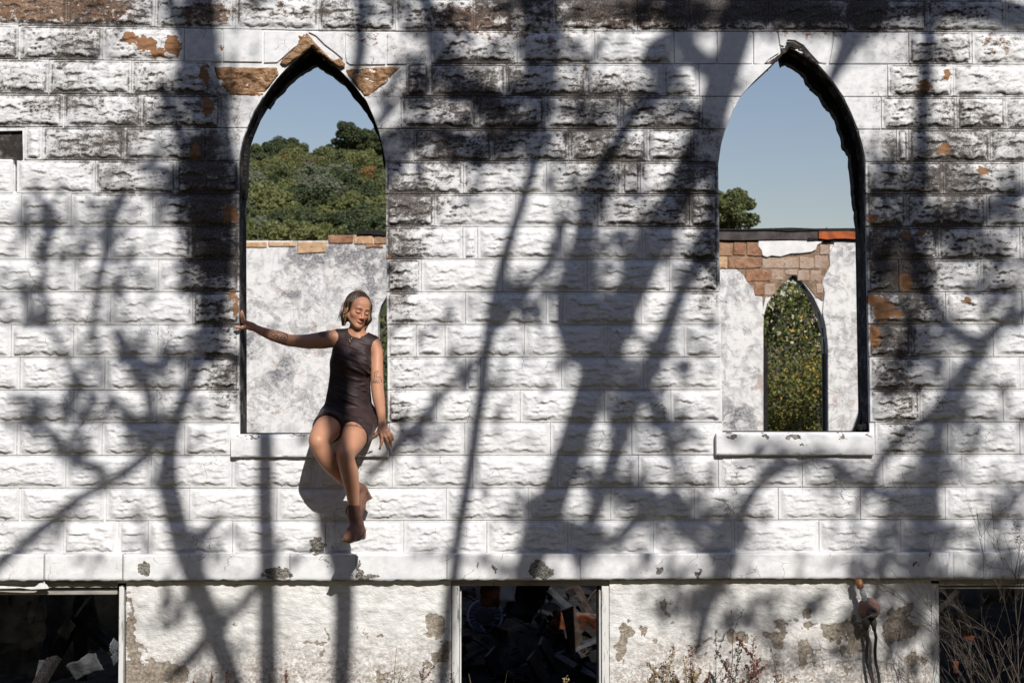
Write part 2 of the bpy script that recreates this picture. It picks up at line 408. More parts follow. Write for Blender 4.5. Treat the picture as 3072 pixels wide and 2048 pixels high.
def finish_face(X, Z, H, nx, nz, name, y_side=.034):
    """grid face + returns to the wall core; X, Z flat arrays, H proud height"""
    V = np.stack([X, -H, Z], -1)
    i = np.arange(nx*nz).reshape(nz, nx)
    ring = np.concatenate([i[0, :], i[1:, -1], i[-1, -2::-1], i[-2:0:-1, 0]])
    Vb = V[ring].copy(); Vb[:, 1] = y_side
    n0 = len(V); Vall = np.vstack([V, Vb]); m = len(ring)
    k = np.arange(m); k2 = (k+1) % m
    side = np.stack([ring[k], n0+k, n0+k2, ring[k2]], -1)
    Hg = H.reshape(nz, nx)
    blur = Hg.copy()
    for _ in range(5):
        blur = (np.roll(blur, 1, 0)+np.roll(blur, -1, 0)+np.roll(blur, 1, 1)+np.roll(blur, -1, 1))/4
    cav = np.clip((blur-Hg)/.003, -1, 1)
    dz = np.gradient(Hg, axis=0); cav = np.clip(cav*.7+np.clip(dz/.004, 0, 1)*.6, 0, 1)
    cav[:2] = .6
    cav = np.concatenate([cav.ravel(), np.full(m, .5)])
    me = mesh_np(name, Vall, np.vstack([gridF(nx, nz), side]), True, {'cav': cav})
    sm = np.ones(len(me.polygons), bool); sm[-m:] = False
    me.polygons.foreach_set('use_smooth', sm)
    return me
def gap(): return .0010
def rock_mesh(w, h, seed, s0=0.0, dens=.0056):
    nx = max(8, int(w/dens)); nz = max(8, int(h/dens))
    x = np.linspace(0, w, nx); z = np.linspace(0, h, nz); XX, ZZ = np.meshgrid(x, z)
    H = rock(XX+s0, ZZ, w+2*s0 if False else w, h, seed)
    ZZ = ZZ.copy(); XX = XX.copy()
    XX[:, 0] += .004*np.abs(fbm(z*30, z*0+1, 3, seed)-.42); XX[:, -1] -= .004*np.abs(fbm(z*30, z*0+2, 3, seed+1)-.42)
    ZZ[0] += .005*np.abs(fbm(x*22, x*0+1, 4, seed+2)-.45); ZZ[-1] -= .005*np.abs(fbm(x*22, x*0+2, 4, seed+3)-.45)
    return finish_face(XX.ravel(), ZZ.ravel(), H.ravel(), nx, nz, 'block')
full = []
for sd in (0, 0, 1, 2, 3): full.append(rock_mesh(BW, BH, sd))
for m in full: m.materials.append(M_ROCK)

WIDEGAPS = {}
def place_block(k, xl, xr, smooth=False):
    """block of course k between joints xl, xr (source px)"""
    u = (xl+xr)/2
    a = W(xl, (ycrs(k, xl))); b = W(xr, ycrs(k, xr)); c = W(xl, ycrs(k-1, xl)); d = W(xr, ycrs(k-1, xr))
    g = .0003+random.random()**2*.0016
    gx0 = WIDEGAPS.get((k, xl), g*.9)/1; gx1 = WIDEGAPS.get((k, xr), g*.9)
    w = (b[0]-a[0]+d[0]-c[0])/2-gx0-gx1; h = (c[2]-a[2]+d[2]-b[2])/2-2*g
    loc = Vector((a[0]+gx0, random.uniform(-.002, .002), a[2]+g))
    ang = math.atan2(b[2]-a[2], b[0]-a[0])
    if smooth:
        me = smooth_mesh([(0, 0), (w, 0), (w, h), (0, h)]); o = wpart('block', me, M_SMOOTH, loc)
    elif w > .44:
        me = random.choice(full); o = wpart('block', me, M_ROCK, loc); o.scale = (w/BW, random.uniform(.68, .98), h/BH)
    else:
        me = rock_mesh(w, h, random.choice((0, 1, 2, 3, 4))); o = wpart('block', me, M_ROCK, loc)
    o.rotation_euler = (random.uniform(-.004, .004), -ang, 0)
    return o
def smooth_mesh(poly, y0=0.0, y1=.034, name='block'):
    """prism with slightly eased, uneven face"""
    mb = MB(); mb.prism(poly, y0, y1); me = mb.mesh(name); return me
def smooth_px(poly, dy=0.0, mat=None, label=None, name='block', shrink=2.2, y1=.034):
    P = px(poly); cx = sum(p[0] for p in P)/len(P); cz = sum(p[1] for p in P)/len(P)
    s = shrink/483.
    Q = []
    xs = [p[0] for p in P]; zs = [p[1] for p in P]
    for p in P:
        qx = p[0]+(s if p[0] < min(xs)+.003 else -s if p[0] > max(xs)-.003 else 0)
        qz = p[1]+(s*.6 if p[1] < min(zs)+.003 else -s*.6 if p[1] > max(zs)-.003 else 0)
        Q.append((qx-cx, qz-cz))
    A = sum(Q[i][0]*Q[(i+1) % len(Q)][1]-Q[(i+1) % len(Q)][0]*Q[i][1] for i in range(len(Q)))
    if A < 0: Q = Q[::-1]
    o = wpart(name, smooth_mesh(Q, -.004+dy, y1), mat or M_SMOOTH, Vector((cx, 0, cz)), label)
    if y1 < .1:
        m = o.modifiers.new('bevel', 'BEVEL'); m.width = .004; m.segments = 2; m.limit_method = 'ANGLE'
    return o

# joints of every course (source px); S marks a smooth stone between that joint and the next
A, Bq = 'L', 'R'
C = {
 -1: [-290, -45, 200, 445, 690, 935, 1180, 1425, 1670, 1915, 2160, 2405, 2650, 2895, 3140, 3385],
 0: [-300, -45, 201, 464, 706, 956, 1186, 1419, 1658, 1912, 2068, 2306, 2553, 2782, 3017, 3262, 3500],
 1: [-430, -190, 57, 307, 552, ('S', 552, 667), ('S', 667, 788), ('G',), 1294, 1551, 1784, 2021, ('S', 2021, 2150), ('S', 2150, 2259), ('G',), 2727, 2917, 3160, 3400],
 2: [-340, -100, 146, 394, 632, ('G',), 1218, 1287, 1518, 1758, 1989, 2096, ('G',), 2664, 2860, 3085, 3330],
 3: [-300, -55, 189, 422, 662, ('G',), 1203, 1431, 1634, 1862, 2107, ('G',), 2645, 2871, 3017, 3260],
 4: [-410, -170, ('H',), 72, 126, 372, 614, ('G',), 1242, 1475, 1706, 1941, 2081, ('G',), 2690, 2727, 2971, 3210, 3450],
 5: [-440, -200, 44, 285, 529, 717, ('G',), 1156, 1390, 1640, 1865, 1921, 2156, ('G',), 2597, 2830, 3067, 3310],
 6: [-425, -180, 63, 213, 457, 717, ('G',), 1157, 1303, 1547, 1793, 2068, 2156, ('G',), 2599, 2719, 2960, 3200, 3440],
 7: [-410, -165, 76, 322, 575, 717, ('G',), 1158, 1388, 1433, 1682, 1926, 2157, ('G',), 2601, 2815, 3060, 3300],
 8: [-265, -20, 224, 475, 718, ('G',), 1159, 1264, 1507, 1762, 2008, 2158, ('G',), 2603, 2697, 2943, 3190, 3430],
 9: [-410, -165, 81, 331, 577, 718, ('G',), 1160, 1396, 1638, 1688, 1923, 2160, ('G',), 2604, 2838, 3067, 3310],
 10: [-460, -215, 33, 220, 473, 718, ('G',), 1161, 1248, 1335, 1573, 1821, 2052, 2162, ('G',), 2606, 2734, 2980, 3225, 3470],
 11: [-430, -185, 59, 314, 555, 718, ('G',), 1162, 1396, 1442, 1684, 1930, 2164, ('G',), 2608, 2849, 3060, 3305],
 12: [-270, -25, 220, 470, 718, ('G',), 1163, 1309, 1560, 1812, 2013, 2167, ('G',), 2610, 2760, 3010, 3255],
 13: [-440, -195, 50, 305, 553, 692, ('G',), 1168, 1394, 1651, 1895, 2148, ('G',), 2626, 2843, 3060, 3305],
 14: [-295, -50, 196, 453, 695, 943, 1176, 1418, 1673, 1915, 2155, 2407, 2649, 2886, 3130, 3375],
 15: [-430, -185, 59, 314, 568, 830, 1085, 1338, 1584, 1832, 2083, 2335, 2581, 2836, 3080, 3325],
 16: [-305, -60, 185, 351, 444, 697, 976, 1211, 1460, 1703, 1960, 2203, 2457, 2703, 2954, 3200, 3445],
}
WIDEGAPS.update({(1, 57): .007, (5, 44): .011, (2, 146): .003, (3, 189): .004, (15, 314): .007, (15, 59): .006, (16, 351): .008, (16, 185): .008})
for k, row in C.items():
    prev = None
    for it in row:
        if isinstance(it, tuple):
            if it[0] == 'S':
                a, b = it[1], it[2]
                smooth_px([(a, ycrs(k, a)), (b, ycrs(k, b)), (b, ycrs(k-1, b)), (a, ycrs(k-1, a))]); prev = b
            else: prev = None
            continue
        if prev is not None and prev != it: place_block(k, prev, it)
        prev = it
# stones round the arches
def arch_stone(k, arch, side, xo, mat=M_SMOOTH, vmid=None, **kw):
    v1, v0 = ycrs(k, xo), ycrs(k-1, xo)
    pts = [(xo, v1)]
    vs = np.linspace(v1, v0, 7)
    pts += [(arch_x(arch, v, side), v) for v in vs]
    pts += [(xo, v0)]
    return smooth_px(pts, mat=mat, **kw)
def pas(p, k, **kw): return smooth_px(p, **kw)
arch_stone(4, ARCH_L, -1, 614); arch_stone(3, ARCH_L, -1, 662)
arch_stone(4, ARCH_L, 1, 1242); arch_stone(3, ARCH_L, 1, 1203)
arch_stone(4, ARCH_R, -1, 2081); arch_stone(3, ARCH_R, -1, 2107); arch_stone(2, ARCH_R, -1, 2096)
arch_stone(4, ARCH_R, 1, 2690); arch_stone(3, ARCH_R, 1, 2645); arch_stone(2, ARCH_R, 1, 2664)
# left arch, course 2: raw stones where the facing has fallen off, with white remnants beside them
def lump_px(poly, y0, amp, mat, label=None, name='block', res=.007, seed=0, edge=.012):
    """rough stone: polygon (source px) filled with a displaced grid"""
    P = px(poly); xs = [p[0] for p in P]; zs = [p[1] for p in P]
    x0, x1, z0, z1 = min(xs), max(xs), min(zs), max(zs)
    nx = max(4, int((x1-x0)/res)); nz = max(4, int((z1-z0)/res))
    gx, gz = np.meshgrid(np.linspace(x0, x1, nx), np.linspace(z0, z1, nz))
    ins = np.zeros(gx.shape, bool); dd = np.full(gx.shape, 9.)
    n = len(P)
    for i in range(n):
        ax, az = P[i]; bx, bz = P[(i+1) % n]
        c = ((az > gz) != (bz > gz)) & (gx < (bx-ax)*(gz-az)/((bz-az) or 1e-9)+ax); ins ^= c
        L = (bx-ax)**2+(bz-az)**2; t = np.clip(((gx-ax)*(bx-ax)+(gz-az)*(bz-az))/max(L, 1e-9), 0, 1)
        dd = np.minimum(dd, np.hypot(gx-ax-t*(bx-ax), gz-az-t*(bz-az)))
    d = np.where(ins, dd, -dd)+.006*(fbm(gx*60, gz*60, 3, seed+4)-.5)
    n1 = fbm(gx*14, gz*22, 5, seed); rid = 1-np.abs(fbm(gx*30, gz*45, 4, seed+9)-.5)*3
    H = amp*(n1-.3)+amp*.5*rid
    y = y0-H*sst(0, edge, d)
    V = np.stack([gx, y, gz], -1).reshape(-1, 3)
    fs = gridF(nx, nz); ok = (d.ravel()[fs] > -.001).all(1); fs = fs[ok]
    used, inv = np.unique(fs, return_inverse=True); fs = inv.reshape(-1, 4); V = V[used]
    c = np.array([(x0+x1)/2, 0, (z0+z1)/2]); me = mesh_np(name, V-c, fs, False)
    o = wpart(name, me, mat, Vector(c), label)
    m = o.modifiers.new('solid', 'SOLIDIFY'); m.thickness = .04; m.offset = -1
    return o
lump_px([(640, 200), (690, 199), (760, 201), (832, 200), (838, 224), (820, 248), (800, 272), (783, 296), (740, 290), (688, 286), (668, 262), (648, 232)], .012, .035, M_ORANGE, 'raw orange stone with its white facing gone', seed=3)
smooth_px([(632, 290), (632, 198), (642, 201), (650, 232), (668, 262), (686, 287), (672, 290)], dy=-.002, shrink=.6)
lump_px([(1034, 207), (1080, 202), (1130, 199), (1206, 199), (1180, 225), (1160, 250), (1130, 270), (1112, 290), (1104, 300), (1085, 282), (1060, 248), (1040, 226)], .012, .03, M_ORANGE, 'raw orange stone with its white facing gone', seed=8)
smooth_px([(1218, 293), (1100, 293), (1104, 284), (1136, 276), (1152, 262), (1166, 250), (1180, 230), (1206, 205), (1218, 202)], dy=-.002, shrink=.6)
# left arch, course 1: split smooth stones and the broken tip
smooth_px([(790, 190), (832, 189), (850, 172), (880, 145), (905, 130), (918, 105), (922, 96), (790, 92)])
lump_px([(836, 193), (850, 172), (880, 145), (893, 132), (892, 106), (922, 98), (940, 120), (968, 150), (1000, 180), (1022, 172), (1034, 190), (1038, 206), (1018, 208), (985, 182), (955, 158), (938, 142), (905, 166), (872, 192), (858, 202)], .004, .03, M_ORANGE, 'broken orange mortar at the tip of the arch', seed=12)
smooth_px([(924, 96), (1032, 96), (1032, 150), (1028, 178), (1006, 158), (975, 135), (948, 108)], shrink=1)
smooth_px([(1034, 98), (1158, 97), (1158, 194), (1050, 195), (1040, 186), (1034, 160)], shrink=1.4)
smooth_px([(1160, 97), (1280, 97), (1280, 192), (1160, 194)], shrink=1.4)
# right arch, course 1
smooth_px([(2260, 192), (2290, 196), (2310, 176), (2338, 160), (2332, 130), (2330, 96), (2260, 96)], shrink=1.2)
smooth_px([(2334, 97), (2500, 97), (2490, 150), (2480, 192), (2456, 188), (2430, 160), (2410, 136), (2385, 122), (2362, 120), (2352, 140), (2340, 136)], shrink=1)
smooth_px([(2504, 97), (2726, 99), (2726, 192), (2486, 192), (2496, 150)], shrink=1.4)
lump_px([(2336, 138), (2352, 142), (2362, 122), (2388, 124), (2412, 138), (2432, 162), (2458, 190), (2470, 205), (2452, 198), (2410, 168), (2372, 144), (2340, 178), (2322, 194), (2296, 214), (2274, 205), (2290, 190), (2316, 176), (2340, 160)], .010, .02, M_CORE, 'broken mortar at the tip of the arch', seed=21)  # dark colour stands in for the shade on this broken mortar

# flat fillers so that no core shows between arch stones
# ---- charred liners inside the arches
def liner(pts_in, pts_out, y0, y1, name='charred_frame', label=None):
    def res(p, j):
        q = np.array(p, float); t_ = np.linspace(0, len(q)-1, (len(q)-1)*5+1); k = np.arange(len(q))
        r_ = np.stack([np.interp(t_, k, q[:, 0]), np.interp(t_, k, q[:, 1])], 1)
        r_ += (np.stack([fbm(t_*1.7+q[0, 0], t_*0+1, 3, 2), fbm(t_*1.7+q[0, 1], t_*0+5, 3, 4)], 1)-.5)*j
        return [tuple(v) for v in r_]
    pts_in = res(pts_in, 11); pts_out = res(pts_out, 3)
    """strip between two px polylines at depth y0..y1"""
    mb = MB(); n = len(pts_in)
    for i in range(n-1):
        q = [pts_out[i], pts_out[i+1], pts_in[i+1], pts_in[i]]
        P = px(q, y0); A = sum(P[a][0]*P[(a+1) % 4][1]-P[(a+1) % 4][0]*P[a][1] for a in range(4))
        if A < 0: P = P[::-1]
        mb.prism(P, y0+.001*(i % 2)+.03*float(fbm(i*.6, y0*9, 3, 8)), y1)
    o = mb.build(name, M_CHAR); o.parent = wall; o.matrix_parent_inverse = Matrix.Translation(-Vector(wall.location))
    if label: o['label'] = label
    return o
random.seed(5)
def jag(p, a=3): return [(u+random.uniform(-a, a), v+random.uniform(-a, a)) for u, v in p]
inL = [(784, 312), (803, 322), (826, 290), (855, 258), (890, 226), (920, 206), (946, 194), (975, 210), (1008, 234), (1040, 262), (1070, 300), (1096, 336), (1118, 372), (1135, 410), (1146, 450), (1152, 500)]
outL = [(770, 296), (778, 280), (800, 262), (835, 225), (868, 190), (900, 165), (936, 140), (975, 150), (1015, 185), (1045, 220), (1080, 262), (1110, 305), (1135, 345), (1150, 392), (1160, 440), (1164, 500)]
liner(inL, outL, .13, .22)
inL2 = [(783, 320), (768, 352), (756, 385), (748, 418), (738, 450), (736, 500), (738, 540), (733, 596), (724, 600)]
outL2 = [(765, 300), (745, 340), (730, 375), (718, 410), (708, 445), (706, 500), (706, 540), (706, 594), (706, 598)]
liner(jag(inL2, 3), outL2, .10, .20)
inR = jag([(2350, 194), (2362, 190), (2385, 202), (2410, 222), (2428, 238), (2440, 262), (2462, 284), (2480, 312), (2498, 328), (2515, 360), (2530, 402), (2533, 440), (2552, 462), (2557, 500), (2562, 560), (2568, 600), (2573, 640), (2576, 700)], 3)
outR = [(2340, 160), (2366, 150), (2395, 158), (2430, 175), (2460, 198), (2490, 232), (2520, 268), (2540, 300), (2560, 330), (2578, 370), (2590, 402), (2602, 440), (2610, 470), (2612, 500), (2612, 560), (2612, 600), (2612, 640), (2612, 700)]
liner(inR, outR, .14, .23)
liner(jag([(2578, 700), (2582, 800), (2583, 900), (2586, 1000), (2588, 1100), (2590, 1200), (2582, 1270), (2570, 1296)], 2), [(2612, 700), (2613, 800), (2614, 900), (2616, 1000), (2618, 1100), (2620, 1200), (2620, 1270), (2620, 1296)], .16, .24)

# ---- sills
def slabbox(u0, v0, u1, v1, y0, y1, name, mat, label=None, bev=.005):
    a = W(u0, v1, y0); b = W(u1, v0, y0)
    mb = MB(); c = ((a[0]+b[0])/2, (y0+y1)/2, (a[2]+b[2])/2)
    mb.box((0, 0, 0), (b[0]-a[0], y1-y0, b[2]-a[2]))
    o = wpart(name, mb.mesh(name), mat, Vector(c), label)
    if bev:
        m = o.modifiers.new('bevel', 'BEVEL'); m.width = bev; m.segments = 2; m.limit_method = 'ANGLE'
    return o
def worn_sill(u0, v0, u1, v1, y0, y1, sd):
    a = W(u0, v1, y0); b = W(u1, v0, y0); L, Dp, Hh = b[0]-a[0], y1-y0, b[2]-a[2]
    bm = bmesh.new(); bmesh.ops.create_grid(bm, x_segments=110, y_segments=1, size=.5); bm.free()
    nx = 130; xs = np.linspace(0, L, nx)
    prof = [(Dp, 0), (.012, 0), (.003, .003), (0, .012)]+[(0, Hh*q) for q in (.3, .5, .7, .86)]+[(.0015, Hh-.008), (.005, Hh-.002), (.012, Hh), (.05, Hh), (.12, Hh), (Dp, Hh)]
    V = []
    for j, (py, pz) in enumerate(prof):
        edge = 1 if j in (2, 3, 8, 9) else .25
        ny = .010*np.clip(fbm(xs*9+j*.15, xs*0+sd+j*.2, 5, sd)-.52, 0, 1)*edge*3+.003*(fbm(xs*5, xs*0+j, 3, sd+1)-.5)
        V.append(np.stack([xs, py+ny, pz-np.where(pz > Hh*.5, 1, -1)*ny*.6*(edge == 1)], -1))
    V = np.array(V); npf = len(prof); V3 = V.reshape(-1, 3)-np.array([L/2, Dp/2, Hh/2])
    fs = gridF(nx, npf); me = mesh_np('window_sill', V3, fs[:, ::1], False)
    me2 = bpy.data.meshes.new('window_sill'); F_ = [tuple(f) for f in fs.tolist()]+[tuple(j*nx for j in range(npf))[::-1], tuple(j*nx+nx-1 for j in range(npf))]
    me2.from_pydata([tuple(v) for v in V3.tolist()], [], F_); me2.update(); bpy.data.meshes.remove(me)
    wpart('window_sill', me2, M_SMOOTH, Vector((a[0]+L/2, y0+Dp/2, a[2]+Hh/2)))
worn_sill(692, 1304, 1166, 1371, -.045, .27, 3); worn_sill(2150, 1300, 2625, 1365, -.045, .27, 8)
# burnt stub and rubble on the right sill
mb = MB(); random.seed(3)
for i in range(9):
    p = W(random.uniform(2572, 2606), 1290-random.uniform(0, 16), .05+i*.015); mb.box(p, (random.uniform(.02, .05),)*2+(random.uniform(.02, .05),), Euler((random.random()*3, random.random()*3, 0)), .006)
o = mb.build('charred_frame', M_CHAR); o.parent = wall; o.matrix_parent_inverse = Matrix.Translation(-Vector(wall.location)); o['label'] = 'burnt crumbling foot of the window frame'

# ---- ledge band
lj = [-330, -60, 131, 367, 869, 1068, 1340, 1740, 2190, 2640, 2860, 3200, 3500]
for a, b in zip(lj[:-1], lj[1:]):
    vt = ycrs(16, (a+b)/2)+1; vb = 1740-(7*max(0, (a+b)/2-1024)/2048)
    A0 = W(a, vb, -.060); B0 = W(b, vt, -.060); w = B0[0]-A0[0]; h = B0[2]-A0[2]
    g = .004 if a in (367, -60) or b in (367,) else .0006
    nx, nz = max(6, int(w/.012)), 14
    x = np.linspace(g, w-.0006, nx); z = np.linspace(0, h, nz); XX, ZZ = np.meshgrid(x, z)
    zz = ZZ - (ZZ < .004)*.006*(fbm(XX*25+a, XX*0+3, 4, 2)-.45)*1.6*2
    H = .0025*(fbm(XX*6+a, ZZ*6, 4, 7)-.5)+.0015*fbm(XX*40, ZZ*40, 2, 1)
    me = finish_face(XX.ravel(), zz.ravel(), H.ravel(), nx, nz, 'ledge_stone', .09)
    o = wpart('ledge_stone', me, M_SMOOTH, Vector((A0[0], -.058, A0[2])))

# ---- basement: stucco panels
def stucco_mat():
    t = NT('old_rough_stucco'); P = t.pos(); n = t.noise(P, 9, 6, .6); f = t.noise(P, 55, 5, .65)
    pe = t.attr('peel'); gr = t.attr('grime')
    pe = t.ramp(t.math('ADD', pe, t.math('MULTIPLY', t.math('SUBTRACT', f, .5), .7)), .42, .58)
    base = t.mix(t.ramp(n, .4, .65), (.765, .75, .72), (.63, .615, .585))
    base = t.mix(t.math('MULTIPLY', t.math('MULTIPLY', gr, .75), t.ramp(f, .38, .62)), base, (.23, .15, .095))
    ch = t.math('MULTIPLY', t.ramp(t.vor(P, 21, 'F1'), .26, .2), t.ramp(t.noise(P, 12, 4), .60, .66))
    base = t.mix(t.math('MULTIPLY', ch, t.ramp(gr, 0, .5, .3, 1)), base, (.30, .22, .15))
    c = t.mix(pe, base, t.mix(t.ramp(f, .35, .65), (.20, .165, .13), (.40, .345, .28)))
    P2 = t.vmath('MULTIPLY', P, (1, 1, 1.9)); n2 = t.noise(P2, 38, 4, .6, 1.2)
    h = t.math('ADD', t.math('MULTIPLY', t.ramp(n2, .4, .62, smooth=False), .8), t.math('MULTIPLY', f, .3))
    h = t.math('SUBTRACT', h, t.math('MULTIPLY', pe, .7))
    return t.fin(c, .9, t.bump(h, .40, .010))
M_STUCCO = stucco_mat()
def panel(u0, u1, v0, v1, peels, seed, y=-.008):
    A0 = W(u0, v1, y); B0 = W(u1, v0, y); w = B0[0]-A0[0]; h = B0[2]-A0[2]
    nx, nz = int(w/.006), int(h/.006)
    x = np.linspace(0, w, nx); z = np.linspace(0, h, nz); XX, ZZ = np.meshgrid(x, z)
    wx, wz = XX+A0[0], ZZ+A0[2]
    dx = (fbm(wx*11, wz*11, 5, seed)-.5)*.16+(fbm(wx*45, wz*45, 3, seed)-.5)*.05; dz = (fbm(wx*11, wz*11, 5, seed+5)-.5)*.16+(fbm(wx*45, wz*45, 3, seed+7)-.5)*.05
    pe = np.zeros_like(wx)
    for (u, v, ru, rv) in peels:
        c = W(u, v, y); q = np.hypot((wx+dx-c[0])/(ru/483), (wz+dz-c[2])/(rv/483)); pe = np.maximum(pe, sst(1.12, .9, q))
    zrel = (wz-W(1536, 2048)[2])
    gr = np.clip(sst(.42, -.02, zrel+.25*(fbm(wx*2.2, wz*2.2, 4, seed+3)-.5))*1.0+.0, 0, 1)
    H = .010*(fbm(wx*3.1, wz*4, 4, seed)-.5)+.007*(fbm(wx*17, wz*26, 4, seed+2)-.5)*2-.005*pe
    me = finish_face(XX.ravel(), ZZ.ravel(), H.ravel(), nx, nz, 'stucco_panel', .036)
    n0 = nx*nz; ex = len(me.vertices)-n0
    for k, a in (('peel', pe), ('grime', gr)):
        at = me.attributes.new(k, 'FLOAT', 'POINT'); at.data.foreach_set('value', np.concatenate([a.ravel(), np.zeros(ex)]).astype(np.float32))
    wpart('stucco_panel', me, M_STUCCO, Vector((A0[0], y, A0[2])))
zg = 2260
panel(374, 1354, 1741, zg, [(385, 1800, 9, 30), (386, 1870, 14, 50), (395, 1960, 24, 60), (430, 1945, 20, 14), (455, 2010, 30, 26), (420, 2035, 50, 30), (500, 2030, 50, 30), (950, 1928, 20, 10), (965, 1968, 8, 12), (985, 1895, 6, 10), (1300, 1870, 30, 26), (1290, 1905, 26, 12), (1325, 1945, 20, 30), (1300, 1965, 24, 20), (1135, 1890, 14, 7), (1155, 2035, 24, 24), (1085, 1892, 5, 3), (705, 1850, 3, 3)], 3)
panel(1829, 2793, 1737, zg, [(1870, 1895, 20, 36), (1868, 1945, 20, 40), (1930, 1885, 12, 8), (1900, 1845, 9, 8), (1966, 1930, 8, 8), (1998, 1818, 10, 20), (2020, 1865, 9, 9), (2350, 1885, 22, 34), (2330, 1920, 26, 12), (2430, 1880, 20, 18), (2420, 1830, 14, 22), (2500, 1890, 40, 24), (2560, 1890, 40, 34), (2555, 1940, 36, 18), (2700, 1870, 52, 40), (2700, 1830, 26, 24), (2670, 1910, 22, 20), (2430, 1960, 18, 30), (2415, 1990, 20, 14), (2210, 1915, 36, 20), (2130, 1925, 14, 12), (2100, 1945, 12, 10), (2750, 1980, 20, 24), (2530, 1960, 10, 10), (2535, 2020, 9, 14), (2180, 2000, 10, 14), (2000, 2010, 14, 14), (2460, 2000, 9, 8), (2380, 1850, 5, 6)], 9)

# ---- basement frames
def wood_white():
    t = NT('weathered_white_board'); P = t.pos(); n = t.noise(P, 26, 6, .6, .2, (1, 1, .12)); f = t.noise(P, 90, 3, .6, 0, (1, 1, .2))
    c = t.mix(t.ramp(n, .55, .68, 0, 1), (.66, .65, .62), (.17, .16, .15)); c = t.mix(t.ramp(f, .6, .7, 0, .6), c, (.12, .11, .1))
    return t.fin(c, .8, t.bump(n, .5, .006))
M_WWOOD = wood_white()
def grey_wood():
    t = NT('grey_lintel_board'); P = t.pos(); n = t.noise(P, 26, 6, .6, .2, (.12, 1, 1))  # lintel boards are a darker grey wood than the posts
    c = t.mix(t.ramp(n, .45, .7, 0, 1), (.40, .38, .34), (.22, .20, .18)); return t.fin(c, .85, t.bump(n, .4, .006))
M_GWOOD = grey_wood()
slabbox(352, 1757, 372, zg, -.004, .12, 'frame_post', M_WWOOD); 
slabbox(1355, 1757, 1378, zg, -.006, .10, 'frame_post', M_WWOOD); slabbox(1378.5, 1775, 1384, zg, .006, .10, 'frame_post', M_WWOOD)
slabbox(1806, 1757, 1827, zg, -.004, .10, 'frame_post', M_WWOOD); slabbox(1798, 1770, 1802, zg, .01, .1, 'frame_post', M_WWOOD)
slabbox(2795, 1750, 2816.5, zg, -.004, .12, 'frame_post', M_WWOOD)
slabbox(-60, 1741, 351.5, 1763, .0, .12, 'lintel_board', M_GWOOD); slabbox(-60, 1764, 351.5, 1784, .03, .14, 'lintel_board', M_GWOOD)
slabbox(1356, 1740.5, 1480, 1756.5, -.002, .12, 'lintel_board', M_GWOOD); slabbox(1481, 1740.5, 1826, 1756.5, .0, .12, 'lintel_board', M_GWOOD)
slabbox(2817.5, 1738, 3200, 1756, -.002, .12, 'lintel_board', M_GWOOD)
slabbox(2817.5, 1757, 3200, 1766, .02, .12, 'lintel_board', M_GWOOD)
# peeling strip under the ledge, left
smooth_px([(-60, 1764), (55, 1762), (108, 1760), (120, 1752), (130, 1743), (136, 1742), (142, 1752), (147, 1760), (100, 1762), (60, 1757), (30, 1756), (18, 1755), (-60, 1752)], dy=-.03, name='paint_flake', shrink=0, label='curled white paint flake under the ledge', y1=-.02)
slabbox(-80, 396, 64, 474, .12, .24, 'block', M_ORANGE, 'brown inner stone seen where a block has fallen out', 0)
# ------------------------------------------------------------------ ground
def ground_z(x, y):
    z = np.where(y < 0, -.5+.85*np.clip((-y-.2)/7, 0, 1.6), np.where(y < 10.6, -.62, np.where(y < 60, -.6, -.6)))
    return z
gx = np.concatenate([[-900, -400, -150, -60, -25], np.linspace(-12, 12, 49), [25, 60, 150, 400, 900]])
gy = np.concatenate([[-400, -120, -40, -22], np.linspace(-14, 20, 69), [28, 40, 60, 110, 300, 900, 1600]])
GX, GY = np.meshgrid(gx, gy)
GZ = ground_z(GX, GY)+.10*(fbm(GX*.7, GY*.7, 4, 3)-.5)*(np.abs(GY) < 30)
gm = mesh_np('ground', np.stack([GX, GY, GZ], -1).reshape(-1, 3), gridF(len(gx), len(gy)))
t = NT('dry_ground'); P = t.pos(); n = t.noise(P, 1.5, 8, .65); n2 = t.noise(P, 18, 5)
M_GROUND = t.fin(t.mix(t.ramp(n2, .35, .65), t.mix(t.ramp(n, .35, .6), (.075, .085, .035), (.15, .12, .075)), (.10, .085, .055)), .95, t.bump(n2, .7, .05))
g = ob('ground', gm, M_GROUND); tag(g, None, kind='structure')

# ------------------------------------------------------------------ trees standing behind the viewer, whose branches shade the wall
M_BARK = plain('grey_bark', (.10, .085, .07), .9, .4, 14, bump=.8, bd=.02)
def leafmat(name, col, var=.4, trans=.35):
    t = NT(name); P = t.pos(); r = t.rnd(); n = t.noise(P, 1.1, 3); n2 = t.noise(P, 9, 3)
    c = t.mix(t.ramp(n2, .3, .7), tuple(x*(1-var) for x in col), tuple(min(1, x*(1+var)) for x in col))
    c = t.mix(t.ramp(n, .55, .72, 0, .5), c, (col[0]*1.9, col[1]*1.4, col[2]*.8))
    t.fin(c, .65)
    tr = t.n('ShaderNodeBsdfTranslucent'); t.put(tr.inputs[0], c); mx = t.n('ShaderNodeMixShader'); mx.inputs[0].default_value = trans
    t.l(t.b.outputs[0], mx.inputs[1]); t.l(tr.outputs[0], mx.inputs[2]); t.l(mx.outputs[0], t.out.inputs[0])
    return t.m
M_LEAF = leafmat('green_leaves', (.07, .11, .035))
def back(px_, py_, depth):
    """point on the tree plane y = depth whose shadow falls at display px (px_, py_) of the wall"""
    p = WV(px_/S, py_/S, 0); t = (p.y-depth)/SUN_D.y
    return p-SUN_D*t
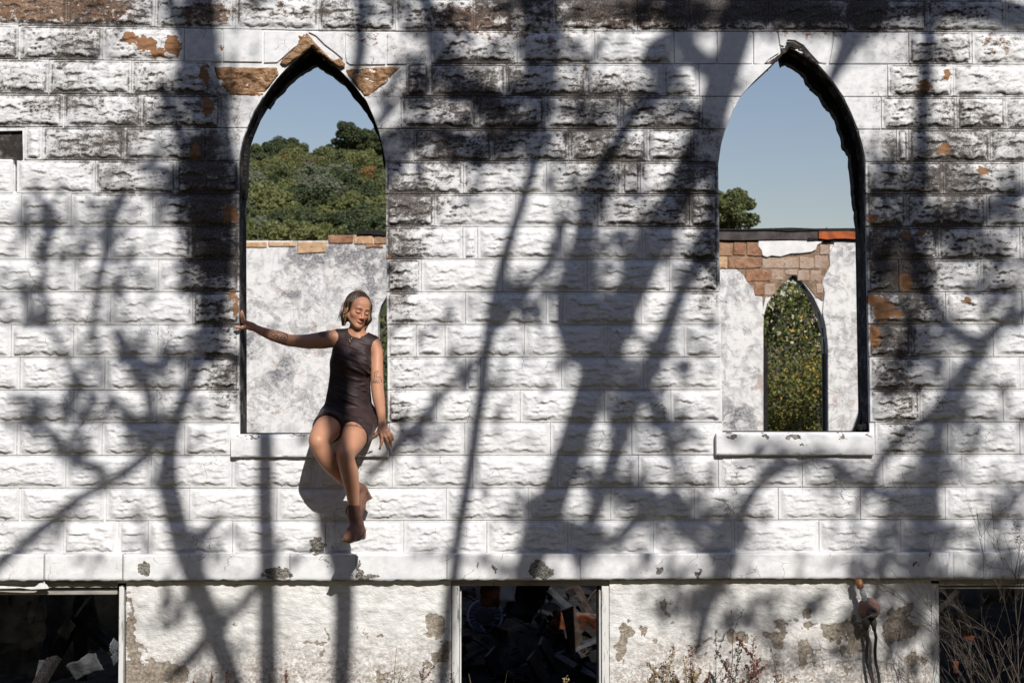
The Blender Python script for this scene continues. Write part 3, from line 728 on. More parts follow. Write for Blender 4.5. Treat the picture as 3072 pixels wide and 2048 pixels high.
def smooth_line(pts, n=5):
    """Catmull-Rom through (x, y, w)"""
    out = []
    P = [pts[0]]+list(pts)+[pts[-1]]
    for i in range(1, len(P)-2):
        p0, p1, p2, p3 = P[i-1:i+3]
        for k in range(n):
            t = k/n
            out.append(tuple(.5*((2*b)+(-a+c)*t+(2*a-5*b+4*c-d)*t*t+(-a+3*b-3*c+d)*t**3) for a, b, c, d in zip(p0, p1, p2, p3)))
    out.append(tuple(pts[-1])); return out
def leaf_quads(pts, size, rng, flat=0):
    pts = np.asarray(pts); n = len(pts)
    a = rng.normal(size=(n, 3)); a /= np.linalg.norm(a, axis=1)[:, None]
    b = rng.normal(size=(n, 3)); b -= a*(a*b).sum(1)[:, None]; b /= np.linalg.norm(b, axis=1)[:, None]
    s = size*rng.uniform(.6, 1.3, (n, 1))
    V = np.stack([pts-a*s*.5, pts+b*s*.28, pts+a*s*.5, pts-b*s*.28], 1).reshape(-1, 3)
    return V, np.arange(4*n).reshape(-1, 4)
def shadow_tree(label, depth, trunk, branches, clumps, seed, leaf=.10):
    rng = np.random.RandomState(seed); random.seed(seed)
    tp = [back(x, y, depth) for x, y, w in smooth_line(trunk)]; rad = [w*1.2/S/483/2 for x, y, w in smooth_line(trunk)]
    low = tp[-1]; gz = float(ground_z(low.x, depth))-.1
    for q in (.35, .7, 1.0):
        tp.append(Vector((low.x+.1*math.sin(q*3+seed)*(1-q), low.y, low.z*(1-q)+gz*q))); rad.append(rad[-1]*1.08)
    root = thing('tree', label, 'tree', (tp[-1].x, tp[-1].y, tp[-1].z), 'trees shading the wall')
    bpy.context.view_layer.update()
    inv = Matrix.Translation(-Vector(root.location))
    mb = MB().tube(tp, rad, 10); o = mb.build('trunk', M_BARK, root, True); o.matrix_parent_inverse = inv
    lp = []
    for br in branches:
        L = smooth_line(br); off = rng.uniform(-.25, .25)
        pts = [back(x, y, depth+off*math.sin(i/len(L)*2)) for i, (x, y, w) in enumerate(L)]
        mb = MB().tube(pts, [max(.003, w*1.25/S/483/2) for x, y, w in L], 7)
        # side twigs with leaves
        for i in range(3, len(pts)-1, 3):
            for s_ in (0, 1):
                if rng.rand() < .7:
                    d = Vector((rng.uniform(-1, 1), rng.uniform(-.4, .4), rng.uniform(-.8, .6))).normalized()*rng.uniform(.15, .75)
                    q = [pts[i], pts[i]+d*.5+Vector((0, 0, .03)), pts[i]+d]; mb.tube(q, [.008, .006, .003], 4)
                    for _ in range(rng.randint(2, 7)): lp.append(np.array(pts[i]+d*rng.uniform(.5, 1.1))+rng.normal(size=3)*.04)
        o = mb.build('branch', M_BARK, root, True); o.matrix_parent_inverse = inv
    for x, y, rx, ry, n in clumps:
        for _ in range(int(n*3.9)):
            a, q = rng.normal(), rng.normal()
            if vn(x*.031+a*1.6, y*.029+q*1.6, seed) < .38: continue
            p = back(x+rx*a*.62, y+ry*q*.62, depth+rng.uniform(-.6, .6)); lp.append(np.array(p))
    if lp:
        V, Fq = leaf_quads(lp, leaf, rng); me = mesh_np('leaves', V-np.array(root.location), Fq, False)
        o = ob('leaves', me, M_LEAF, root); tag(o, None, kind='stuff')
    return root
shadow_tree('crooked grey tree behind the viewer, farthest left of the row', -9.3,
    [(452, -120, 64), (458, 60, 66), (470, 210, 70), (488, 330, 74), (500, 480, 66), (498, 640, 56), (478, 760, 44), (430, 900, 30), (395, 1000, 34), (388, 1120, 40), (430, 1290, 46), (480, 1420, 42), (545, 1600, 40)],
    [[(430, 880, 14), (400, 960, 18), (355, 1020, 26), (340, 900, 22), (300, 830, 30), (268, 760, 20)],
     [(360, 1010, 26), (300, 1080, 22), (180, 1150, 20), (60, 1250, 26), (-20, 1330, 22)],
     [(340, 1000, 26), (270, 930, 16), (240, 880, 10), (215, 760, 14), (232, 640, 18), (255, 520, 22), (290, 440, 16)],
     [(240, 1090, 22), (150, 1040, 20), (90, 960, 16)], [(200, 900, 10), (120, 760, 12), (100, 620, 12), (112, 520, 16), (75, 420, 10)],
     [(440, 1320, 26), (520, 1420, 18), (600, 1330, 16), (650, 1240, 9)], [(500, 1430, 18), (440, 1510, 24), (380, 1560, 16)],
     [(470, 220, 40), (440, 120, 30), (400, 40, 26), (380, -60, 22)], [(480, 360, 40), (430, 420, 40), (420, 330, 30), (370, 200, 26)]],
    [(430, 420, 60, 80, 90), (470, 600, 50, 90, 80), (450, 200, 60, 90, 50), (300, 640, 40, 60, 16), (120, 540, 60, 60, 34), (250, 510, 50, 40, 20), (360, 830, 60, 40, 26), (350, 1000, 60, 40, 26), (100, 960, 90, 50, 34), (200, 930, 40, 50, 14), (60, 720, 40, 60, 18), (480, 780, 40, 50, 30), (170, 1030, 50, 40, 14), (480, 1240, 60, 50, 16), (470, 480, 70, 60, 30), (620, 450, 60, 60, 20), (400, 1400, 60, 40, 8)], 3)
shadow_tree('slim straight grey tree behind the viewer, second from the left', -8.8,
    [(560, 420, 24), (585, 620, 26), (598, 800, 28), (606, 1000, 32), (610, 1200, 34), (614, 1400, 36), (616, 1600, 38)],
    [[(560, 440, 20), (530, 360, 22), (520, 250, 16), (540, 120, 10)], [(600, 900, 12), (640, 800, 10), (660, 760, 8)]],
    [(560, 820, 40, 30, 12), (650, 880, 40, 50, 16), (600, 560, 70, 60, 16)], 5)
shadow_tree('straight grey tree behind the viewer, third from the left', -8.7,
    [(830, -90, 26), (828, 60, 26), (822, 150, 26), (770, 330, 24), (722, 560, 26), (722, 740, 44), (762, 850, 62), (765, 960, 54), (752, 1080, 40), (750, 1180, 40), (768, 1270, 42), (788, 1350, 40), (788, 1450, 38), (782, 1600, 38)],
    [[(760, 840, 40), (735, 795, 52), (705, 778, 40), (672, 768, 10), (640, 757, 6), (600, 742, 30), (550, 728, 20)]],
    [(770, 600, 90, 40, 40), (870, 10, 60, 40, 16), (620, 830, 50, 40, 16)], 7)
shadow_tree('slender curving grey tree behind the viewer, fourth from the left', -8.5,
    [(1235, -120, 74), (1238, 40, 70), (1240, 180, 64), (1236, 300, 40), (1222, 390, 24), (1198, 470, 22), (1168, 560, 23), (1146, 650, 27), (1128, 740, 27), (1114, 820, 25), (1104, 910, 24), (1090, 1000, 24), (1076, 1100, 24), (1056, 1200, 24), (1042, 1300, 22), (1030, 1400, 26), (1022, 1500, 28), (1012, 1620, 30)],
    [[(1112, 812, 14), (1060, 860, 14), (1010, 915, 16), (965, 975, 22), (930, 1010, 26), (880, 1060, 20), (840, 1110, 10)],
     [(1140, 700, 34), (1180, 690, 30), (1215, 660, 18), (1255, 610, 16), (1280, 560, 20), (1300, 500, 12)],
     [(1240, 200, 46), (1170, 240, 40), (1060, 200, 42), (1010, 120, 40), (980, 20, 30), (960, -60, 30)],
     [(1225, 330, 30), (1150, 330, 34), (1060, 330, 30), (980, 300, 20), (890, 320, 26), (820, 360, 16)],
     [(1130, 760, 20), (1165, 720, 26), (1170, 640, 14)]],
    [(1240, 60, 90, 90, 70), (1230, 250, 90, 70, 56), (1080, 230, 90, 60, 44), (1130, 350, 120, 30, 36), (1010, 140, 50, 90, 36), (900, 330, 60, 60, 30), (1180, 690, 50, 40, 26), (950, 990, 50, 34, 14), (1060, 330, 60, 40, 26), (1310, 130, 60, 60, 20), (960, 210, 50, 50, 20), (900,380,40,40,16)], 11)
shadow_tree('thick leaning grey tree with many limbs behind the viewer', -9.4,
    [(1735, -150, 70), (1700, 40, 66), (1660, 180, 60), (1625, 290, 64), (1580, 400, 58), (1520, 520, 62), (1462, 640, 62), (1410, 760, 66), (1370, 860, 66), (1335, 960, 60), (1300, 1060, 58), (1268, 1150, 60), (1238, 1230, 62), (1205, 1320, 50), (1180, 1450, 46), (1160, 1600, 48)],
    [[(1500, 120, 60), (1528, 170, 46), (1500, 230, 34), (1456, 262, 30), (1410, 340, 28), (1365, 420, 34), (1345, 520, 44), (1330, 620, 46), (1335, 740, 60), (1370, 830, 50)],
     [(1650, 560, 26), (1600, 610, 30), (1560, 680, 30), (1530, 760, 34), (1490, 850, 40), (1440, 960, 34), (1410, 1050, 34), (1380, 1140, 30), (1345, 1230, 30), (1320, 1320, 20)],
     [(1620, 300, 34), (1640, 420, 28), (1630, 560, 22), (1590, 650, 18)],
     [(2010, -40, 46), (1960, 80, 44), (1915, 170, 26), (1890, 230, 10)],
     [(1700, 60, 40), (1660, 160, 44), (1590, 130, 40), (1550, 40, 44), (1560, -60, 40)],
     [(1370, 860, 40), (1310, 780, 46), (1290, 700, 34), (1310, 600, 26)],
     [(1250, 1200, 36), (1320, 1220, 34), (1400, 1250, 24), (1460, 1190, 26), (1500, 1130, 18)],
     [(1205, 1300, 20), (1150, 1330, 12), (1110, 1300, 6)],
     [(1480, 860, 30), (1500, 960, 22), (1530, 1010, 18), (1550, 1080, 16)]],
    [(1330, 640, 60, 70, 50), (1370, 780, 80, 70, 76), (1470, 880, 90, 50, 50), (1380, 440, 60, 40, 26), (1240, 1200, 70, 60, 46), (1310, 1260, 90, 40, 40), (1540, 1000, 50, 40, 20), (1640, 480, 30, 130, 44), (1640, 340, 30, 60, 24), (1480, 560, 60, 60, 30), (1420, 980, 60, 40, 26), (1600, 600, 50, 40, 16), (1440, 1130, 70, 40, 24), (1550, 30, 110, 40, 50), (1350, 250, 90, 40, 24), (1530, 190, 60, 60, 26), (1480, 1160, 40, 30, 14), (1320, 1110, 60, 40, 24)], 13)
shadow_tree('forked grey tree with drooping twigs behind the viewer, farthest right', -10.2,
    [(2150, -100, 40), (2120, 200, 34), (2110, 420, 40), (2100, 560, 40), (2140, 700, 34), (2230, 790, 30), (2310, 740, 26), (2420, 700, 30), (2560, 760, 40), (2600, 1000, 44), (2600, 1600, 50)],
    [[(2290, 750, 26), (2235, 830, 26), (2180, 900, 30), (2130, 960, 24), (2060, 1010, 22), (2010, 1080, 22), (1960, 1180, 14)],
     [(2180, 900, 24), (2150, 1000, 34), (2140, 1090, 44), (2120, 1200, 46), (2090, 1320, 34), (2100, 1450, 24)],
     [(2120, 1180, 30), (2000, 1130, 20), (1880, 1060, 24), (1760, 1100, 22), (1700, 1180, 30), (1660, 1290, 44), (1620, 1400, 30), (1600, 1500, 24)],
     [(2110, 480, 34), (2040, 560, 40), (2010, 640, 30), (1960, 720, 16)],
     [(2110, 500, 34), (2200, 520, 34), (2290, 480, 26), (2380, 420, 26)],
     [(2380, 60, 40), (2250, 20, 60), (2100, 10, 60), (1960, 30, 50), (1850, 20, 60), (1700, 30, 50)],
     [(2090, 1320, 26), (2180, 1380, 30), (2290, 1350, 30), (2380, 1280, 26)],
     [(1660, 1280, 30), (1590, 1240, 26), (1560, 1180, 26), (1540, 1100, 12)]],
    [(1840, 30, 260, 34, 190), (1900, 60, 100, 20, 40), (2100, 10, 150, 40, 40), (2080, 540, 90, 90, 60), (2240, 500, 110, 80, 60), (2240, 620, 90, 60, 36), (2120, 1100, 90, 80, 80), (2130, 1240, 90, 60, 70), (2200, 880, 60, 90, 40), (2080, 760, 60, 80, 40), (2020, 400, 50, 60, 30), (2300, 700, 50, 60, 24), (1990, 1300, 60, 40, 30), (2220, 1010, 80, 40, 20), (2050, 880, 50, 60, 14), (1660, 1230, 50, 90, 60), (1560, 1190, 40, 50, 26), (1490, 1170, 26, 30, 10), (1780, 1060, 40, 30, 14), (2060, 1380, 90, 60, 40), (2250, 1330, 110, 60, 60), (2310, 1180, 60, 90, 36), (1930, 1100, 50, 40, 14), (2030, 1240, 30, 30, 10), (1700, 1420, 60, 50, 24), (1580, 1380, 50, 50, 22), (1760, 1440, 50, 60, 16), (2200, 1460, 100, 60, 50), (2130, 800, 60, 60, 26), (1850, 1400, 60, 40, 14), (1960, 1450, 60, 60, 24), (2050, 470, 60, 50, 26), (2010, 620, 40, 80, 20), (2000,1520,200,40,40)], 17)
# ------------------------------------------------------------------ the far wall of the ruin
YF = 10.2
def fpx(poly): return [(W(u, v, YF)[0], W(u, v, YF)[2]) for u, v in poly]
def plaster_mat():
    t = NT('blistered_plaster'); P = t.pos(); P0 = t.vmath('MULTIPLY', P, (1, 1, 1.1))
    a = t.noise(P0, 2.6, 7, .62, .9); b = t.noise(P0, 8, 6, .65, .6); f = t.noise(P0, 30, 4, .6); st = t.noise(P, 5, 6, .6, .3, (1.6, 1, .28))
    v = t.vor(t.vmath('ADD', P0, t.vmath('MULTIPLY', t.vmath('SUBTRACT', t.n('ShaderNodeTexNoise').outputs['Color'], (.5, .5, .5)), (.3, .3, .3))), 3.2, 'F1', 'Color')
    c = t.mix(t.ramp(b, .42, .66), (.73, .71, .69), (.50, .495, .485))
    c = t.mix(t.math('MULTIPLY', t.ramp(a, .50, .60, 0, .75), t.ramp(b, .40, .58)), c, t.mix(t.ramp(f, .4, .6), (.22, .215, .22), (.45, .42, .41)))
    Pz = t.vmath('MULTIPLY', t.vmath('ADD', P, t.vmath('MULTIPLY', t.vmath('SUBTRACT', t.n('ShaderNodeTexNoise').outputs['Color'], (.5, .5, .5)), (.25, 0, .25))), (1, 0, 1))
    stn = t.blobs(Pz, [(905, 775, 70, 45, .5), (1010, 760, 90, 60, .6), (1120, 800, 70, 90, .6), (850, 1115, 45, 70, .8), (745, 1045, 45, 45, .75), (870, 880, 40, 14, .9), (740, 1290, 60, 50, .4), (1100, 900, 50, 60, .5), (2200, 1260, 60, 60, .8), (2550, 760, 50, 40, .4), (960, 1240, 60, 40, .35), (820, 990, 40, 20, .4)], yy=YF)
    c = t.mix(t.ramp(st, .52, .68, 0, .55), c, (.34, .32, .33))
    c = t.mix(t.ramp(t.math('ADD', a, t.math('MULTIPLY', b, .5)), .60, .68, .75, 0), c, (.74, .72, .69))
    c = t.mix(t.ramp(t.noise(P0, 5.3, 5, .6, .4), .60, .66, 0, .6), c, (.50, .36, .28))
    c = t.mix(t.ramp(t.noise(P0, 11, 5, .7, .4), .64, .69, 0, .9), c, (.09, .08, .08))
    c = t.mix(t.math('MULTIPLY', t.math('MULTIPLY', stn, t.ramp(b, .38, .58, .25, 1)), 1.7, clamp=True), c, t.mix(t.ramp(f, .4, .6), (.16, .155, .16), (.33, .32, .33)))
    return t.fin(c, .9, t.bump(t.math('ADD', t.ramp(a, .5, .56, 1, 0), t.math('MULTIPLY', b, .8)), .5, .015))
M_PLAST = plaster_mat()
farw = thing('plaster_wall', 'far inner wall of pale blistered plaster with a small pointed window', 'wall', (0, YF, -.6)); bpy.context.view_layer.update()
def fpart(o, label=None):
    o.parent = farw; o.matrix_parent_inverse = Matrix.Translation(-Vector(farw.location))
    if label: o['label'] = label
    return o
FA_R = [(2290, 1500), (2290, 990), (2291, 945), (2300, 915), (2318, 885), (2345, 855), (2380, 822), (2412, 850), (2440, 890), (2462, 935), (2476, 985), (2481, 1040), (2484, 1500)]
def shiftp(p, dx): return [(u+dx, v) for u, v in p]
FA_L = shiftp(FA_R, -1156)
FA_M = shiftp(FA_R, -578)
top = [(300, 722), (983, 722), (986, 706), (1500, 703), (2000, 722), (2600, 722), (2900, 730), (3500, 760)]
zlow = -.7
outer = fpx(top)+[(W(3500, 700, YF)[0], zlow), (W(300, 700, YF)[0], zlow)]
fm = slab('wall_core', outer[::-1], [fpx(FA_R), fpx(FA_L), fpx(FA_M)], YF, YF+.3, M_PLAST)
fpart(ob('wall_core', fm, M_PLAST))
def brickmat(name, c1, c2):
    t = NT(name); P = t.pos(); n = t.noise(P, 9, 6, .65, .4); r = t.rnd()
    c = t.mix(t.ramp(n, .35, .65), c1, c2); c = t.mix(t.math('MULTIPLY', r, .35), c, (.5, .36, .24))
    c = t.mix(t.ramp(t.noise(P, 25, 4), .6, .68, 0, .8), c, (.12, .06, .04))
    return t.fin(c, .95, t.bump(n, .8, .03))
M_BR1 = brickmat('orange_block', (.20, .09, .05), (.37, .20, .12)); M_BR2 = brickmat('tan_block', (.42, .33, .27), (.33, .22, .16))
M_CAP = brickmat('pale_cap_block', (.60, .42, .26), (.46, .26, .14)); M_WHT = plain('white_patch', (.74, .72, .70), .9, .12, 6)  # cap blocks are a paler orange than the wall blocks
def fblock(poly, mat, dy=.03, th=.14, name='brick', label=None):
    P = fpx(poly); A = sum(P[i][0]*P[(i+1) % len(P)][1]-P[(i+1) % len(P)][0]*P[i][1] for i in range(len(P)))
    if A < 0: P = P[::-1]
    me = MB().prism(P, YF-dy, YF-dy+th).mesh(name); o = fpart(ob(name, me, mat), label)
    m = o.modifiers.new('bevel', 'BEVEL'); m.width = .012; m.segments = 2; m.limit_method = 'ANGLE'
    return o
fblock([(2100, 808), (2100, 722), (2490, 722), (2490, 860), (2468, 905), (2446, 890), (2414, 850), (2381, 823), (2345, 856), (2318, 886), (2296, 915), (2290, 930), (2284, 940), (2262, 888), (2240, 846), (2228, 822), (2208, 808)], plain('exposed_rubble_core', (.27, .185, .13), .95, .35, 9, 0, .8, .03), dy=.010, th=.03, name='rubble_core')
random.seed(11)
def rb(u0, v0, u1, v1, mat, **k):
    j = lambda: random.uniform(-2.2, 2.2)
    return fblock([(u0+1+j(), v1-1+j()), ((u0+u1)/2, v1-1+j()), (u1-1+j(), v1-1+j()), (u1-1+j(), v0+1+j()), ((u0+u1)/2, v0+1+j()), (u0+1+j(), v0+1+j())], mat, **k)
for q in [(2100, 728, 2152, 768), (2153, 728, 2198, 768), (2199, 726, 2238, 768), (2239, 728, 2284, 768), (2100, 771, 2150, 806), (2184, 771, 2284, 806), (2234, 810, 2312, 846), (2262, 848, 2292, 886)]: rb(*q, M_BR1, dy=random.uniform(.02, .035))
rb(2151, 771, 2183, 806, M_CAP)
for q in [(2286, 771, 2395, 806), (2397, 771, 2440, 808), (2440, 766, 2484, 806), (2313, 809, 2352, 840), (2430, 810, 2462, 845), (2293, 848, 2326, 886), (2292, 887, 2306, 912), (2448, 850, 2470, 880), (2456, 735, 2486, 765), (2354, 809, 2392, 826), (2392, 809, 2428, 842)]: rb(*q, M_BR2, dy=random.uniform(.012, .025))
fblock([(2286, 768), (2282, 752), (2272, 740), (2274, 724), (2330, 723), (2400, 722), (2470, 721), (2462, 730), (2450, 736), (2446, 750), (2432, 757), (2400, 761), (2370, 762), (2340, 771), (2312, 768), (2300, 773)], M_WHT, dy=.045, name='plaster_patch', label='white plaster flake above the small window')
fblock([(2100, 1500), (2100, 808), (2208, 808), (2228, 822), (2240, 846), (2258, 862), (2264, 888), (2286, 890), (2288, 940), (2288, 1500)], M_PLAST, dy=.03, th=.035, name='plaster_patch')
fblock([(2484, 1500), (2482, 1040), (2476, 985), (2466, 940), (2472, 880), (2464, 846), (2488, 800), (2486, 760), (2500, 735), (2500, 722), (2660, 722), (2660, 1500)], M_PLAST, dy=.03, th=.035, name='plaster_patch')
fblock([(2283, 944), (2294, 896), (2312, 890), (2300, 912), (2291, 945)], M_WHT, dy=.04, name='plaster_patch')
# cap blocks and char on top, left part
for a, b, v in [(640, 802, 744), (803, 889, 742), (891, 980, 760)]: rb(a, 725, b, v, M_CAP, dy=.02, th=.3)
for a, b in [(984, 1060), (1062, 1120), (1121, 1200)]: rb(a, 706, b, 733, M_BR1 if a != 1062 else M_CAP, dy=.02, th=.3)
rb(1095, 733, 1150, 744, M_BR1, dy=.02)
def fbox(u0, v0, u1, v1, y0, y1, mat, name, label=None, jit=.01):
    a = W(u0, v1, YF); b = W(u1, v0, YF); mb = MB(); n = 8
    P = []
    for i in range(n+1): P.append((a[0]+(b[0]-a[0])*i/n, a[2]+random.uniform(-jit, jit)))
    for i in range(n, -1, -1): P.append((a[0]+(b[0]-a[0])*i/n, b[2]+random.uniform(-jit, jit)))
    return fpart(mb.prism(P, YF+y0, YF+y1).build(name, mat), label)
fbox(1072, 694, 1180, 706, -.05, .2, M_CHAR, 'charred_beam', 'charred stub of beam on the wall top', .015)
fbox(2080, 694, 2452, 720, -.06, .3, plain('scorched_fascia', (.06, .05, .048), .7, .5, 6), 'charred_beam', 'long scorched beam along the wall top')
fbox(2080, 688, 2660, 695, -.08, .34, M_CHAR, 'roof_edge', 'black burnt roof edge above the beam', .018)
t = NT('rusty_sheet'); P = t.pos(); n = t.noise(P, 7, 5, .6); M_RUST = t.fin(t.mix(t.ramp(n, .4, .6), (.42, .10, .025), (.24, .06, .02)), .7)
fbox(2452, 697, 2660, 719, -.09, -.05, M_RUST, 'metal_flashing', 'bright rusty orange strip of roof flashing')
fbox(2420, 716, 2660, 721, -.07, .1, M_CHAR, 'charred_beam')
o = MB().tube([WV(989, 706, YF), WV(989, 688, YF)], .008, 5).build('iron_spike', M_CHAR); fpart(o)
# frames inside the far windows
for dx, bright in ((0, 0), (-1156, 1), (-578, 0)):
    m1 = MB()
    q = [(2290, 1500), (2290, 990)]; 
    for (u0, v0), (u1, v1), w in [((2291, 1500), (2292, 1040), 8), ((2484, 1500), (2484, 1060), -13)]:
        a = W(u0+dx, v0, YF+.1); b = W(u1+dx+w, v1, YF+.1); m1.box(((a[0]+b[0])/2, YF+.12, (a[2]+b[2])/2), (abs(b[0]-a[0]), .16, abs(b[2]-a[2])))
    arcs = [(2484, 1062), (2482, 1010), (2478, 975), (2466, 930), (2446, 885), (2414, 846), (2384, 818)]
    for (a, b) in zip(arcs[:-1], arcs[1:]):
        A, B = WV(a[0]+dx-4, a[1], YF+.14), WV(b[0]+dx-4, b[1]+6, YF+.14); m1.tube([A, B], .045, 6)
    o = m1.build('window_frame', M_CHAR); fpart(o, 'charred frame in the small pointed window')
# rest of the ruin: end walls
for x, lb in ((-6.75, 'sooty end wall of the ruin to the left'), (6.45, 'sooty end wall of the ruin to the right')):
    e = MB().box((0, 0, 0), (.3, 9.9, 5.6)).build('end_wall', M_CORE); e.location = (x, 5.2, 2.1); tag(e, lb, 'wall')
for x, y, k in ():
    pass

# ------------------------------------------------------------------ hillside woods
def hill_z(y): return np.interp(y, [60, 140, 200, 260, 330, 420, 900], [-2, 5, 22, 41, 50, 54, 40])
hx = np.linspace(-420, 420, 60); hy = np.concatenate([np.linspace(60, 420, 46), [600, 900]])
HX, HY = np.meshgrid(hx, hy); HZ = hill_z(HY)*(1-.75*np.clip((HX-18)/40, 0, 1))+8*(fbm(HX*.012+5, HY*.012, 3, 6)-.5)-.00022*np.abs(HX+40)**2*.6
hm = mesh_np('hillside', np.stack([HX, HY, HZ], -1).reshape(-1, 3), gridF(60, 48))
M_HILL = plain('wooded_slope', (.035, .045, .018), .95, .4, .15); tag(ob('hillside', hm, M_HILL), None, kind='structure')

LEAFC = {'dark': (.078, .10, .048), 'mid': (.135, .155, .065), 'yellowgreen': (.18, .195, .075), 'grey': (.17, .19, .125), 'orange': (.30, .18, .075), 'olive': (.17, .155, .075)}
ML = {k: leafmat('leaves_'+k, c, .45, .3) for k, c in LEAFC.items()}
def crown_points(n, rx, rz, rng, lobes=9):
    cs = []
    for i in range(lobes):
        a = rng.uniform(0, 2*math.pi); e = rng.uniform(-.5, 1)
        r = rng.uniform(.45, .85)*math.sqrt(1-min(1, abs(e))**2*.7)
        cs.append((r*math.cos(a)*rx, r*math.sin(a)*rx, e*.72*rz, rng.uniform(.30, .50) if lobes < 15 else rng.uniform(.16, .36)))
    cs.append((0, 0, .2*rz, .6))
    pts = []
    for i in range(n):
        c = cs[rng.randint(len(cs))]; d = rng.normal(size=3); d /= np.linalg.norm(d)
        q = c[3]*(rng.uniform(.55, 1.0))**.5
        pts.append((c[0]+d[0]*q*rx, c[1]+d[1]*q*rx, c[2]+d[2]*q*rz*.9))
    return np.array(pts)
def tree_proto(seed, n, size, rx, rz, lobes=9):
    rng = np.random.RandomState(seed); P = crown_points(n, rx, rz, rng, lobes)
    V, Fq = leaf_quads(P, size, rng); 
    return mesh_np('crown', V, Fq, False)
rngH = np.random.RandomState(4)
protos = [tree_proto(20+i, 7500, .58, 1*4.8, 4.3, 26) for i in range(5)]
crown_m = {}
def crown_me(i, kind):
    if (i, kind) not in crown_m:
        m = protos[i].copy(); m.name = 'crown'; m.materials.clear(); m.materials.append(ML[kind]); crown_m[(i, kind)] = m
    return crown_m[(i, kind)]
trunk_me = MB().tube([(0, 0, -9), (.1, 0, -4), (0, .1, 2)], [.4, .3, .12], 7).mesh('trunk', True); trunk_me.materials.append(M_BARK)
KL = {'dark': 'dark green tree among the woods on the hillside', 'mid': 'mid green bushy tree among the woods on the hillside', 'yellowgreen': 'yellow-green tree standing out on the wooded hillside',
      'grey': 'grey-green pale-leaved tree in the middle of the wooded hillside', 'orange': 'small tree turning autumn orange on the wooded hillside', 'olive': 'olive brown tree among the woods on the hillside'}
def hill_tree(u, v, y, kind, s, label=None, group=True):
    p = WV(u, v, y)
    r = thing('hill_tree', label or KL[kind], 'tree', (p.x, p.y, p.z-4*s), ('%s trees on the hillside' % kind) if not label else None)
    c = ob('crown', crown_me(rngH.randint(5), kind), None, r, (0, 0, 4*s)); c.scale = (s*rngH.uniform(.9, 1.15), s, s*rngH.uniform(.85, 1.1)); c.rotation_euler.z = rngH.uniform(0, 6.28)
    c2 = ob('trunk', trunk_me, None, r, (0, 0, 4*s)); c2.scale = (s*.5, s*.5, s)
    return r
# the skyline
for (u, v, s, k) in [(705, 500, 1.0, 'dark'), (745, 478, 1.0, 'mid'), (785, 480, .85, 'dark'), (822, 462, 1.0, 'dark'), (858, 450, .95, 'dark'), (890, 470, .85, 'mid'), (920, 492, .8, 'mid'), (952, 505, .8, 'olive'), (985, 490, .8, 'dark'),
                     (1010, 455, .9, 'dark'), (1045, 422, 1.15, 'dark'), (1080, 432, 1.0, 'mid'), (1060, 470, .9, 'dark'), (1100, 478, .9, 'mid'), (1140, 480, .9, 'dark'), (1030, 490, .8, 'dark'), (1120, 430, 1.1, 'dark'), (1155, 440, 1.1, 'dark'), (1200, 450, 1.1, 'mid'), (660, 520, 1, 'mid'), (620, 530, 1, 'dark'), (1250, 460, 1.1, 'dark')]:
    hill_tree(u, v, 330+rngH.uniform(-6, 6), k, s*1.0)
rows = [(500, 312), (525, 295), (552, 276), (580, 256), (610, 236), (640, 216), (672, 196), (704, 176), (735, 158)]
for ri, (v, y) in enumerate(rows):
    step = 58*300/y*.9
    u = 600+rngH.uniform(0, step)
    while u < 1270:
        k = rngH.choice(['dark', 'mid', 'mid', 'yellowgreen', 'olive', 'grey', 'dark'], p=[.14, .24, .18, .20, .10, .08, .06])
        if 880 < u < 1020 and 540 < v < 620: k = 'grey'
        if ri in (0, 1) and 830 < u < 900: k = 'yellowgreen'
        if ri in (0, 1) and 1060 < u < 1160: k = 'yellowgreen'
        hill_tree(u, v+rngH.uniform(-8, 8), y+rngH.uniform(-7, 7), k, rngH.uniform(.85, 1.2)*(.85 if y < 200 else 1.05)); u += step*rngH.uniform(.75, 1.2)
for u, v, y, s in [(856, 478, 300, .26), (1105, 525, 270, .5), (895, 600, 228, .25), (945, 655, 190, .2)]:
    hill_tree(u, v, y, 'orange', s)
hill_tree(2185, 640, 62, 'mid', .34, 'green tree top showing at the left edge of the right window')
hill_tree(2130, 660, 64, 'dark', .4, 'darker tree beside the green one behind the right window')

# ------------------------------------------------------------------ vines and bushes close behind the far wall
def bush(name, label, cat, c, rx, ry, rz, n, size, mats, seed, group=None, stems=8):
    rng = np.random.RandomState(seed); r = thing(name, label, cat, (c[0], c[1], c[2]-rz), group)
    P = []
    for _ in range(max(8, n//60)):
        cc = rng.uniform(-1, 1, 3); rad = rng.uniform(.12, .34)
        for _ in range(60):
            d = rng.normal(size=3); d /= np.linalg.norm(d)
            P.append((cc*.85+d*rad*rng.rand()**.4)*np.array([rx, ry, rz]))
    P = np.array(P); P[:, 2] += rz; idx = rng.permutation(len(P)); k0 = 0
    for m, frac in mats:
        k1 = k0+int(len(P)*frac); q = P[idx[k0:k1]]; k0 = k1
        if not len(q): continue
        V, Fq = leaf_quads(q, size, rng); o = ob('leaves', mesh_np('leaves', V, Fq, False), m, r); tag(o, None, kind='stuff')
    mb = MB()
    for _ in range(stems):
        x, y = rng.uniform(-rx, rx)*.6, rng.uniform(-ry, ry)*.6; pts = [(x, y, -.3)]
        for i in range(1, 7): pts.append((x+rng.uniform(-.2, .2)*rx*i/3, y+rng.uniform(-.2, .2)*ry, 2*rz*i/6))
        mb.tube(pts, np.linspace(.022, .006, 7)*max(1, rx), 5)
    mb.build('stem', M_BARK, r, True)
    return r
M_YEL = leafmat('yellow_leaves', (.42, .27, .05), .3, .3); M_VG = leafmat('vine_green', (.19, .20, .06), .5, .3); M_VD = leafmat('vine_dark', (.075, .095, .035), .4, .3)
